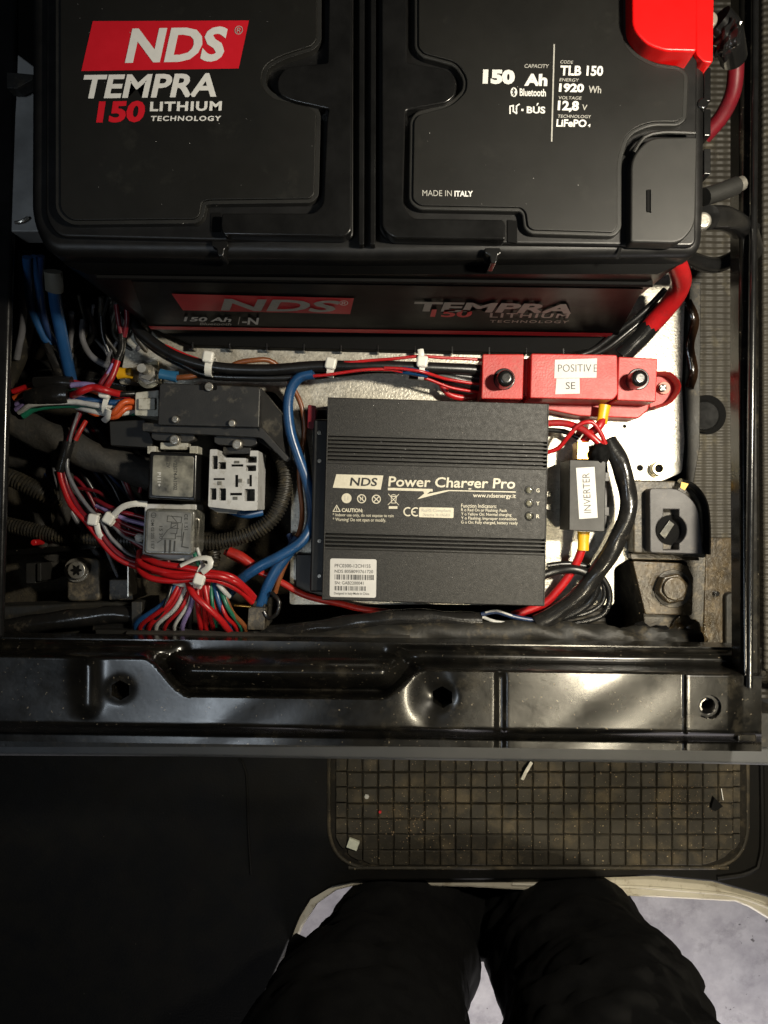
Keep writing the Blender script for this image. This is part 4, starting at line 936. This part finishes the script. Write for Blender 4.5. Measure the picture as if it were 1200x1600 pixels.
# coloured harness to the connector
g = 'coloured wires of the harness left of the white connector'
HW = [((20,612),(60,598),(100,594),(170,612),(210,618), wr,'red wire along the top left of the coloured harness',1.9),
 ((22,622),(60,606),(110,600),(172,618),(211,622), wo,'orange wire second from the top of the coloured harness',1.9),
 ((26,632),(60,614),(114,602),(150,604),(176,614), wv,'violet wire over the top of the black sleeve',1.9),
 ((28,638),(60,622),(110,616),(160,628),(211,628), wgr,'grey wire in the middle of the coloured harness',1.9),
 ((26,640),(50,628),(110,622),(160,630),(211,634), wv,'violet wire in the middle of the coloured harness',2.0),
 ((30,644),(54,632),(110,628),(160,634),(211,640), ww,'white wire low in the coloured harness',1.9),
 ((36,650),(58,638),(112,632),(160,640),(211,645), wg,'green wire at the bottom of the coloured harness',2.2),
 ((100,610),(125,609),(150,611),(172,614),(211,617), wg,'green wire beside the top red one',1.7),
 ((108,626),(130,626),(158,627),(180,630),(212,625), wb,'blue wire in front of the zip tie of the coloured harness',2.0),
 ((108,620),(125,612),(145,606),(165,610),(210,620), wr,'bright red wire crossing over the coloured harness',2.4),
 ((120,636),(140,642),(165,646),(185,646),(212,642), ww,'white wire hanging lowest beside the zip tie',1.8)]
for k, (a, b, c, d, e, m, lab, r) in enumerate(HW):
    zb = 2.2+.35*(k % 3)
    if 'crossing' in lab: zb = 3.9
    wire([(*a,2.3),(*b,zb+.3),(*c,zb+.3),(*d,zb+.4),(*e,2.2)], r*1.12, m, lab, g)
wire([(170,647,3.2),(180,643,3.6),(190,630,3.6),(201,627,3.4),(212,629,2.8)], 2.3, wo, 'orange wire bending up into the white connector', g)
wire([(172,652,3),(184,650,3.2),(196,638,3.2),(211,636,2.6)], 2.1, wo, 'second orange wire bending up into the white connector', g)
wire([(178,618,3.4),(190,616,3.4),(211,615,3)], 2.2, wk, 'black wire at the top entering the white connector', g)
wire([(140,643,2.6),(150,647,2.8),(158,646,2.6)], 2.0, wo, 'cut orange wire end left below the zip tie', g)
harness([(56,599,3.0),(85,596,3.2),(112,598,3.2)], 4.6, 'small black tape wrap on the red and orange wires of the harness', tape, .1, cat='tape')
harness([(52,622,2.6),(64,619,3.0),(84,617,3.1),(108,617,3.0)], 8, 'large shiny black tape wrap round the coloured harness', tape, .1, cat='tape')

# ---- red wire run down to the fan
g = 'red wires sweeping down to the fan of wires'
wire([(128,640,2),(118,660,2.4),(110,682,2.4),(106,694,2.4)], 2.0, wdr, 'dark red wire entering the black tape left of the dark bundle', g)
wire([(134,658,2.2),(126,672,2.5),(118,688,2.5)], 1.8, wro, 'orange red wire entering the black tape left of the dark bundle', g)
wire([(122,645,2.3),(114,668,2.7),(109,690,2.6)], 1.1, wgr, 'thin grey wire beside the dark red ones above the black tape', g)
harness([(108,690,2.5),(102,712,2.5),(94,736,2.4)], 4.2, 'black taped joint on the red wires at the left', tape, .08, cat='tape')
wire([(93,734,2.4),(98,760,2.4),(112,790,2.4),(135,815,2.4),(160,846,2.4),(185,872,2.4),(215,886,2.4),(260,896,2.6)], 2.5, wr, 'brightest red wire sweeping in a long curve from the left tape joint', g)
wire([(100,736,2.4),(108,765,2.4),(125,795,2.4),(150,822,2.5),(175,855,2.5),(205,875,2.5),(260,888,2.6)], 1.9, wdr, 'dark red wire inside the long curve of red wires', g)
wire([(105,715,2.6),(106,738,2.6),(120,768,2.6),(140,795,2.6),(158,815,2.6),(172,840,2.4),(200,865,2.2),(222,875,2)], 1.5, wgr, 'thin grey wire inside the long curve of red wires', g)
for k, (y0, y1, m, lab) in enumerate(((780,806,wdr,'dark red wire emerging left of the grey relay, topmost'),(790,816,wv,'violet grey wire emerging left of the grey relay'),(796,828,wdr,'dark red wire emerging left of the grey relay, middle'),(806,838,wdr,'dark red wire emerging left of the grey relay, lower'),(812,850,wgr,'grey wire emerging left of the grey relay'),(800,858,wdr,'dark red wire emerging left of the grey relay, lowest'))):
    wire([(148+3*k,y0,1.2),(170+2*k,y0+10,1.8),(196,(y0+y1)/2+8,1.9),(236,y1+6,1.8)], 1.7, m, lab, 'dark wires behind the grey relay')
wire([(218,770,0),(224,745,0),(226,738,0)], 1.6, wdr, 'faint dark red wire left of the upper relay')
rs = random.Random(11); OR = ('leftmost of four', 'second from the left', 'third from the left', 'rightmost of four')
for i in range(16):
    x0 = 50+i*6.5; y0 = rs.uniform(640,720); x2 = 150+i*5.5; y2 = rs.uniform(780,900)
    c = ['black','dark red','grey','dark blue'][i % 4]
    wire([(x0,y0,-4),(x0+rs.uniform(-10,30),y0+40,-2.5),((x0+x2)/2+rs.uniform(-20,20),(y0+y2)/2,-1.5+rs.uniform(-.8,.6)),(x2,y2,-3),(x2+20,y2+10,-5)], rs.uniform(1.2,2.2), [wk,wdr,wgr,wbd][i % 4], c+' thin wire in the tangle behind the red wires, '+OR[i//4], 'tangled wires in the dark left of the box')
for i in range(12):
    x0 = 100+i*11.5; x2 = x0+rs.uniform(-25,30)
    c = ['black','grey','dusty'][i % 3]
    wire([(x0,rs.uniform(455,490),2),(x0+rs.uniform(-14,14),520,.5),(x2,560,-.5),(x2+rs.uniform(-20,20),610,-2.5)], rs.uniform(1.2,2.4), [wk,wgr,loom][i % 3], c+' thin wire in the dark gap below the battery, '+OR[i//3], 'wires in the gap under the battery')
g = 'bright red wires crossing above the fan'
RW = [([(224,870,3.4),(250,880,4.0),(290,888,4.4),(330,893,4.4),(362,900,4.2),(384,918,3.4),(397,933,2.4)],'topmost bright red wire crossing above the fan'),
 ([(218,862,2.6),(220,880,3.6),(250,892,4.2),(300,897,4.4),(340,900,4.4),(372,912,4.0),(396,936,2.4)],'second bright red wire crossing above the fan'),
 ([(219,868,2.2),(216,886,3.2),(232,902,3.9),(270,906,4.2),(310,905,4.4),(345,908,4.2),(375,924,3.4),(394,941,2.4)],'lowest bright red wire crossing above the fan'),
 ([(222,872,2.8),(240,890,3.7),(280,900,4.6),(325,898,4.8),(358,904,4.4),(386,926,3.0)],'middle bright red wire crossing above the fan')]
for p, lab in RW: wire(p, 2.3, wr, lab, g)
g = 'wires fanning down into the connector below the relays'
FW = [(275,912,211,985,wb,2.5,'blue wire at the far left of the fan'),(283,912,224,984,wbd,1.8,'dark blue wire second from the left of the fan'),
 (280,914,218,988,wr,2.3,'red wire third from the left of the fan'),(286,914,232,988,wr,2.3,'red wire fourth from the left of the fan'),(292,914,243,989,ww,2.0,'white wire left of centre in the fan'),
 (296,918,256,990,wr,1.7,'thin red wire behind the white one in the fan'),(300,918,272,989,ww,1.7,'thin white wire beside the violet one in the fan'),(305,914,284,990,wv,2.2,'violet wire in the middle of the fan'),
 (308,914,313,992,wr,2.5,'red wire just right of the violet one in the fan'),(316,914,322,992,wr,2.5,'second red wire right of the violet one in the fan'),(320,914,335,992,wr,2.7,'broad red wire in the right half of the fan'),
 (330,914,338,992,wg,1.7,'dark green wire between the red ones of the fan'),(326,914,353,993,wr,2.5,'red wire with white print in the right half of the fan'),(336,916,362,990,wb,2.5,'blue wire with white print in the right half of the fan'),
 (343,916,378,990,wg,2.0,'green wire near the right end of the fan'),(352,930,384,991,wbr,2.2,'brown wire at the right end of the fan'),(345,940,370,992,wr,1.8,'red wire behind the green one in the fan'),(268,918,238,986,wk,2.0,'black wire deep in the left half of the fan'),(300,925,296,985,wk,2.0,'black wire deep in the middle of the fan')]
for k, (x0, y0, x1, y1, m, r, lab) in enumerate(FW):
    xm = (x0+x1)/2; bow = (x0-x1)*.16
    wire([(x0,y0-12,3.0),(x0,y0,3.3),(xm+bow,(y0+y1)/2-4,3.1+.2*(k % 3)),(x1+bow*.5,y1-14,2.2),(x1,y1+3,1)], r*.84, m, lab, g)
wire([(292,905,3.6),(302,928,4.3),(325,950,4.3),(346,970,3.6),(362,992,2)], 2.5, wr, 'red wire crossing diagonally over the others in the fan', g)
wire([(340,912,3.8),(350,924,3.8),(358,932,3.2)], 1.8, ww, 'white striped wire end at the right of the fan', g)
wire([(303,858,4.2),(306,870,4.4),(312,884,4.2)], 1.8, wg, 'green wire coming out under the grey relay', g)
wire([(308,856,4.4),(312,868,4.4),(315,880,4.2)], 1.3, ww, 'white wire coming out under the grey relay', g)
wire([(262,876,3.2),(268,888,3.2)], 1.7, wdr, 'short dark red wire under the lower edge of the grey relay', g)
fc = thing('fan_connector', 'black flat connector housing into which the fan of wires runs', 'connector', P(290,990,0))
prism('housing', rnd([(205,940),(222,940),(222,982),(392,984),(395,938),(415,940),(412,985),(380,1000),(150,1000),(150,986),(205,984)], 2), -3, 1.6, dirty, fc, bevel=.001)
prism('front_lip', [(148,984),(395,988),(400,1000),(150,998)], 1.0, 2.0, blkm, fc, bevel=.0008)
tag(prism('latch_block', rnd([(388,948),(415,950),(413,985),(386,984)], 2), -.5, 2.2, brkt, bevel=.001), 'dusty black latch block right of the fan of wires', 'latch')
wire([(366,946,2.3),(380,947,2.3),(392,948,2.3)], 1.2, brass, 'small brass pin right of the fan', None, 'brass_pin', 'pin')
wire([(424,925,2.2),(436,940,2.4),(433,958,2.4),(420,966,2.2),(412,955,2.2)], 1.6, tape, 'small black loop under the blue cables', None, 'cable_loop', 'cable')
tag(prism('screw_boss', rnd([(104,872),(156,872),(156,940),(104,940)], 10), -6, -1.55, brkt, bevel=.002), 'dusty square boss under the star socket screw', 'boss')
tag(prism('terminal_strip', rnd([(40,880),(56,880),(56,912),(40,912)], 2), -6, -1.5, blkm, bevel=.001), 'small dark block left of the star socket screw', 'block')
tag(prism('terminal_strip', rnd([(58,880),(64,880),(64,908),(58,908)], 1), -6, -1.2, blkm, bevel=.001), 'narrow dark fin left of the star socket screw', 'fin')
tag(disc('round_button', 52, 848, 5, -2, -.4, wr, None, .001, 14), 'tiny bright red cap above the small dark block', 'button')
tag(prism('dark_ledge', [(-30,862),(140,850),(150,852),(150,858),(-30,872)], -3, -1.0, paint, bevel=.0012), 'thin glossy black ledge above the star socket screw', 'ledge')
tag(prism('dark_ledge', [(-30,948),(180,940),(210,948),(210,985),(-30,1000)], -4, -1.2, dirty, bevel=.002), 'broad dull black ledge in front of the fan connector', 'ledge')
tag(prism('side_block', rnd([(170,905),(208,905),(208,938),(170,938)], 3), -5, -1.2, brkt, bevel=.001), 'dusty block left of the fan of wires', 'block')
tag(prism('clip_strip', quad(199,880,201,932), -1, 1, steel), 'thin bright metal strip left of the fan of wires', 'metal strip')

# ---- thick battery cables on the right
sh = []
wire([(1150,90,10),(1146,140,9),(1128,180,8),(1100,215,7)], 5.2, wdr, 'dark red battery cable right of the battery lid', 'red battery cables', 'battery_cable', 'cable')
wire([(1035,380,11),(1058,415,8.5),(1063,446,6),(1042,480,4),(1014,512,2.6)], 7.0, wr, 'thick bright red battery cable below the right corner of the battery', 'red battery cables', 'battery_cable', 'cable')
wire([(1021,504,2.8),(1000,528,2.4),(984,544,2.2),(972,556,2)], 7.2, gloss, 'shiny black heat shrink sleeve between the red cable and the fuse holder', None, 'heat_shrink_sleeve', 'sleeve')
g = 'black cables emerging below the battery beside the fuse holder'
wire([(1040,452,3),(1000,492,2.4),(965,520,1.8),(930,545,1.2),(905,556,1)], 2.4, wk, 'black cable nearest the battery beside the heat shrink sleeve', g, 'cable', 'cable')
wire([(1030,476,2.4),(990,512,2),(955,540,1.6),(925,556,1.2)], 2.2, wk, 'black cable next to the heat shrink sleeve', g, 'cable', 'cable')
t = thing('cable_lug', 'shiny metal cable lug with black shrink tube at the right corner of the battery', 'cable lug', P(1110,345,15))
blobm = disc('metal_ring', 1100, 343, 14, 16.4, 17.6, steel, t, .002, 24)
tube('shrink_tube', [(1106,340,16.4),(1130,341,14),(1150,350,10),(1166,366,5.5),(1174,392,3)], lambda q, L: .0068+.0015*q, gloss, t, 16, .003)
t = thing('cable_lug', 'black shrink tubed cable end above the shiny lug right of the battery', 'cable lug', P(1130,300,15))
tube('shrink_tube', [(1100,308,16),(1125,300,15.6),(1150,290,15.2)], .0052, blkm, t, 14, .003)
tube('bare_end', [(1150,290,15.2),(1160,286,15.1)], .0042, steel, t, 12, .003)
wire([(1175,352,4.5),(1170,384,4.5),(1148,403,5),(1118,414,5.5),(1085,408,7),(1056,392,9)], 5.6, gloss, 'black battery cable bending back under the right corner of the battery', None, 'battery_cable', 'cable')
t = thing('cable_lug', 'pale metal cable lug beside the red terminal cover at the top right', 'cable lug', P(1114,28,17))
disc('metal_ring', 1110, 28, 13, 15.8, 16.8, M('pale_tin', (.75,.68,.55), None, 90, .3, .05, .2, 400, metal=.7), t, .0015, 24)
tube('shrink_tube', [(1122,30,15.5),(1138,50,15),(1146,90,13)], .008, gloss, t, 16, .003)
tag(blob('cable_boot', 1134, 62, 15, 17, 24, 1.2, gloss, .25, seed=5), 'black rubber boot below the pale lug at the top right', 'boot')

# ================================================================== ZIP TIES
def tie(x, y, z, ang, rl, rh, lab, wd=2.7, head=True, tail=None, g='white zip ties', hx=0, hy=0):
    # ang: direction of the strap seen from above, degrees anticlockwise from the picture's right
    t = thing('zip_tie', lab, 'zip tie', P(x, y, z-rh*.1), g)
    c = P(x, y, z); d = Vector((math.cos(R(ang)), math.sin(R(ang)), 0)); e = Vector((-d.y, d.x, 0))
    vs = []; fs = []; n = 32; wd *= .001; th = .0011
    for k in range(n):
        a = 2*math.pi*k/n
        for s, r in ((-1, 0), (1, 0), (1, th), (-1, th)):
            vs.append(c+d*math.cos(a)*(rl*.001+r)+Vector((0, 0, 1))*math.sin(a)*(rh*.001+r)+e*s*wd)
    for k in range(n):
        j = (k+1) % n
        for q in range(4): fs.append((4*k+q, 4*j+q, 4*j+(q+1) % 4, 4*k+(q+1) % 4))
    mk('strap', vs, fs, nylon, t, True, .0003)
    if head:
        hc = Vector((c.x+px(hx, z), c.y-px(hy, z), c.z+rh*.001+.001))
        q = []
        for sx, sy in ((-1,-1),(1,-1),(1,1),(-1,1)):
            q.append(hc+d*sx*.0044+e*sy*.0042)
        vs = [v+Vector((0,0,-.0025)) for v in q]+[v+Vector((0,0,.0026)) for v in q]
        mk('head', vs, [(3,2,1,0),(4,5,6,7)]+[(i,(i+1)%4,4+(i+1)%4,4+i) for i in range(4)], nylon, t, True, .002, 4)
    if tail: tube('tail', tail, .0022, nylon, t, 8, .003, .35)
    return t
tie(329, 573, 3.1, 80, 6.5, 6.5, 'zip tie at the left end of the overhead harness', hy=-12)
tie(518, 577, 3.1, 78, 5.0, 6.5, 'small zip tie in the middle of the overhead harness', hy=-6)
tie(659, 576, 3.1, 84, 7.5, 6.5, 'zip tie at the right end of the overhead harness, nearest the fuse holder', wd=2.1, tail=[(659,560,3.9),(658,552,4),(657,546,3.9)], hy=-8)
tie(172, 632, 2.8, 75, 8.5, 9.5, 'zip tie round the coloured harness beside the white connector', wd=2.0, hy=-15, tail=[(170,640,3.9),(168,652,3.4),(162,658,2.6)])
tie(150, 812, 2.4, 80, 4.0, 4.0, 'left one of the two joined zip ties on the long red wires', hx=0, hy=0, tail=[(151,818,2.9),(154,832,2.8),(162,846,2.4)])
tie(174, 810, 2.4, 60, 4.5, 4.0, 'right one of the two joined zip ties, with its tail pointing to the relay', hx=0, hy=0, tail=[(176,806,3),(192,792,3.4),(212,787,3.6),(230,788,3.4)])
tie(314, 900, 4.2, 72, 8.5, 5.5, 'large zip tie round the bright red wires above the fan', wd=2.6, hx=1, hy=4, tail=[(316,894,5.1),(328,884,5.4),(327,873,5.3),(310,872,5),(290,880,4.8),(282,884,4.8)])
tag(tube('strap_piece', [(262,904,3.2),(285,912,3.7),(305,908,4.2)], .0024, nylon, None, 8, .003, .4), 'strap of a zip tie passing under the bright red wires', 'zip tie')
tag(blob('nylon_stub', 218, 840, 2.2, 7, 7, .4, nylon, .05), 'small white nylon stub at the left edge of the grey relay', 'zip tie stub')

# ================================================================== DEBRIS ON THE MAT
def bit(name, pts, z, mat, lab, cat, h=.12): return tag(prism(name, pts, z, z+h, mat, bevel=.0003), lab, cat)
bit('paper_scrap', [(546,1310),(562,1316),(557,1330),(541,1324)], -24.66, M('pale_scrap', (.70,.72,.58), None, 90, .5), 'pale folded scrap on the lower left of the ribbed mat', 'scrap', .4)
tag(tube('zip_tie_offcut', [(816,1218,-24.3),(823,1204,-24.0),(831,1191,-24.2)], .0019, nylon, None, 8, .003, .35), 'cut off end of a zip tie lying on the mat', 'zip tie offcut')
bit('film_scrap', [(1111,1264),(1116,1246),(1130,1260),(1118,1268)], -24.66, darkrec, 'small black scrap near the right end of the mat', 'scrap', .5)
tag(tube('bristle', [(1127,1232,-24.5),(1130,1250,-24.5)], .0005, white, None, 6), 'thin white bristle near the right end of the mat', 'bristle')
bit('crumb', circ(594,1269,2.6,6), -24.66, redp, 'tiny red crumb in the left half of the mat', 'crumb', .15)
bit('crumb', circ(573,1245,4,6), -24.66, wplast, 'tiny grey crumb near the upper left of the mat', 'crumb', .15)
qs = []; vs = []; fs = []
for i in range(420):
    if i < 130: x = random.gauss(640, 30); y = random.gauss(1278, 22)
    elif i < 200: x = random.gauss(1070, 25); y = random.gauss(1240, 14)
    else: x = random.uniform(522, 1150); y = random.uniform(1180, 1345)
    if not inr(x, y): continue
    c = P(x, y, -24.6 if random.random() < .7 else -24.95); s = random.uniform(.0003, .0011)
    b = len(vs)
    for a in range(3): vs.append(c+Vector((s*math.cos(a*2.1+i), s*math.sin(a*2.1+i), 0)))
    vs.append(c+Vector((0, 0, s))); fs += [(b, b+1, b+3), (b+1, b+2, b+3), (b+2, b, b+3)]
o = mk('crumbs', vs, fs, M('sand_crumbs', (.42,.34,.22), (.30,.18,.10), 900, .8), None, False)
tag(o, 'fine sand and crumbs scattered over the ribbed mat', 'crumbs', kind='stuff')
# dirt crumbs in the box at lower right
vs = []; fs = []
for i in range(260):
    x, y, z = random.choice([(random.uniform(1095,1135), random.uniform(880,1045), -5.3), (random.uniform(990,1085), random.uniform(868,960), .45), (random.gauss(460,20), random.uniform(950,985), -6.4), (random.uniform(300,430), random.uniform(720,850), -6.4)])
    c = P(x, y, z); s = random.uniform(.0002, .0006); b = len(vs)
    for a in range(3): vs.append(c+Vector((s*math.cos(a*2.1+i), s*math.sin(a*2.1+i), 0)))
    vs.append(c+Vector((0, 0, s))); fs += [(b, b+1, b+3), (b+1, b+2, b+3), (b+2, b, b+3)]
tag(mk('dirt', vs, fs, M('dirt_grains', (.25,.19,.10), (.16,.11,.06), 900, .8), None, False), 'brown grains of dirt on the brackets and the box floor', 'dirt', kind='stuff')

# ================================================================== PERSON (legs in black trousers)
pe = thing('person', 'person in black trousers standing against the door sill, only the legs in view', 'person', (0.02, -.62, -.75))
from mathutils import noise as mn
def leg(sec, seed):
    # sec: (px, py, z, half width m, half depth m) lofted
    out = []
    pts = [P(a, b, z) for a, b, z, _, _ in sec]; zs = [s[2] for s in sec]
    path = crom(pts, .012); N = len(path); vs = []; fs = []; n = 40
    cum = [0]
    for i, p in enumerate(path):
        f = i/(N-1)*(len(sec)-1); k = min(int(f), len(sec)-2); t = f-k
        # parameter from z
        zz = p.z*100
        for q in range(len(sec)-1):
            if min(zs[q], zs[q+1])-1e-6 <= zz <= max(zs[q], zs[q+1])+1e-6: k = q; t = (zz-zs[q])/(zs[q+1]-zs[q]); break
        rx = sec[k][3]*(1-t)+sec[k+1][3]*t; ry = sec[k][4]*(1-t)+sec[k+1][4]*t
        for j in range(n):
            a = 2*math.pi*j/n
            v = Vector((rx*math.cos(a), ry*math.sin(a), 0))
            fold = .006*mn.noise(Vector((v.x*12+seed, v.y*12, p.z*22)))+.004*math.sin(p.z*70+3*math.cos(a+seed)+4*mn.noise(p*6))*(.5+.5*math.cos(a-2.6+seed))
            vs.append(p+v*(1+fold/max(rx, .05)))
    for i in range(N-1):
        for j in range(n): fs.append((i*n+j, i*n+(j+1) % n, (i+1)*n+(j+1) % n, (i+1)*n+j))
    fs.append(list(range(n-1, -1, -1))); fs.append([(N-1)*n+j for j in range(n)])
    return vs, fs
L1 = [(680,1330,-74,.080,.075),(672,1375,-60,.080,.075),(666,1408,-48,.089,.078),(638,1470,-32,.088,.085),(577,1580,-12,.085,.085),(545,1730,4,.090,.092),(548,2200,22,.115,.11)]
L2 = [(850,1330,-74,.085,.075),(850,1375,-60,.082,.075),(854,1408,-48,.084,.078),(878,1470,-32,.092,.085),(940,1580,-12,.089,.085),(962,1730,4,.090,.092),(940,2200,22,.115,.11)]
va, fa = leg(L1, 1.3); vb, fb = leg(L2, 4.1)
nb = len(va); vs = va+vb; fs = fa+[[q+nb for q in f] for f in fb]
# pelvis
cpv = (P(548,2200,22)+P(940,2200,22))/2
ico = bmesh.new(); bmesh.ops.create_icosphere(ico, subdivisions=4, radius=1); k0 = len(vs)
for v in ico.verts: vs.append(cpv+Vector((v.co.x*.185, v.co.y*.125, v.co.z*.14+.02)))
fs += [[v.index+k0 for v in f.verts] for f in ico.faces]; ico.free()
tro = mk('trousers', vs, fs, cloth, pe)
m = tro.modifiers.new('r', 'REMESH'); m.mode = 'VOXEL'; m.voxel_size = .006; m.use_smooth_shade = True
m = tro.modifiers.new('s', 'SMOOTH'); m.iterations = 4
tx = bpy.data.textures.new('cloth_folds', 'CLOUDS'); tx.noise_scale = .07; tx.noise_depth = 2
m = tro.modifiers.new('d', 'DISPLACE'); m.texture = tx; m.strength = .02; m.mid_level = .5; m.texture_coords = 'GLOBAL'
t2 = bpy.data.textures.new('cloth_creases', 'MARBLE'); t2.noise_scale = .05; t2.turbulence = 9; t2.marble_type = 'SHARP'
m = tro.modifiers.new('d2', 'DISPLACE'); m.texture = t2; m.strength = .009; m.mid_level = .5; m.texture_coords = 'GLOBAL'
# cargo pockets with flaps
def cloth_slab(name, pts, mat):      # pts: (x, y, z) outline, thickened
    v = [P(*p) for p in pts]; n = len(v); v2 = [p+Vector((.002, .006, -.008)) for p in v]
    return mk(name, v+v2, [list(range(n)), list(range(2*n-1, n-1, -1))]+[((i+1) % n, i, n+i, n+(i+1) % n) for i in range(n)], mat, pe, True, .002, 2)
cloth_slab('pocket_flap', [(905,1414,-29),(932,1405,-27),(948,1391,-26),(968,1416,-25),(988,1446,-24),(1012,1480,-21),(1030,1505,-18),(1012,1540,-13),(975,1500,-18),(940,1450,-24)], cloth)
cloth_slab('pocket', [(1030,1497,-18),(1060,1512,-16),(1085,1540,-12),(1102,1575,-8),(1112,1625,-4),(1060,1640,-1),(1040,1600,-5),(1020,1545,-12)], cloth)
cloth_slab('pocket', [(475,1478,-24),(458,1470,-26),(447,1484,-24),(438,1520,-19),(450,1545,-16),(490,1515,-19)], cloth)
for k, cx in enumerate((668, 850)):
    c = P(cx, 1330, -74)
    vs = []; fs = []; n = 20
    for i, (yy, rx, h0) in enumerate(((-.10,.02,.03),(-.09,.035,.06),(-.03,.042,.085),(.04,.043,.075),(.10,.046,.05),(.15,.042,.035),(.18,.022,.025))):
        for j in range(n):
            a = 2*math.pi*j/n; vs.append((c.x+rx*math.cos(a), c.y+yy, -.75+max(0, h0*.5+h0*.5*math.sin(a))))
    for i in range(6):
        for j in range(n): fs.append((i*n+j, (i+1)*n+j, (i+1)*n+(j+1) % n, i*n+(j+1) % n))
    fs.append(list(range(n))); fs.append([6*n+j for j in range(n-1, -1, -1)])
    mk('shoe', vs, fs, shoe, pe)
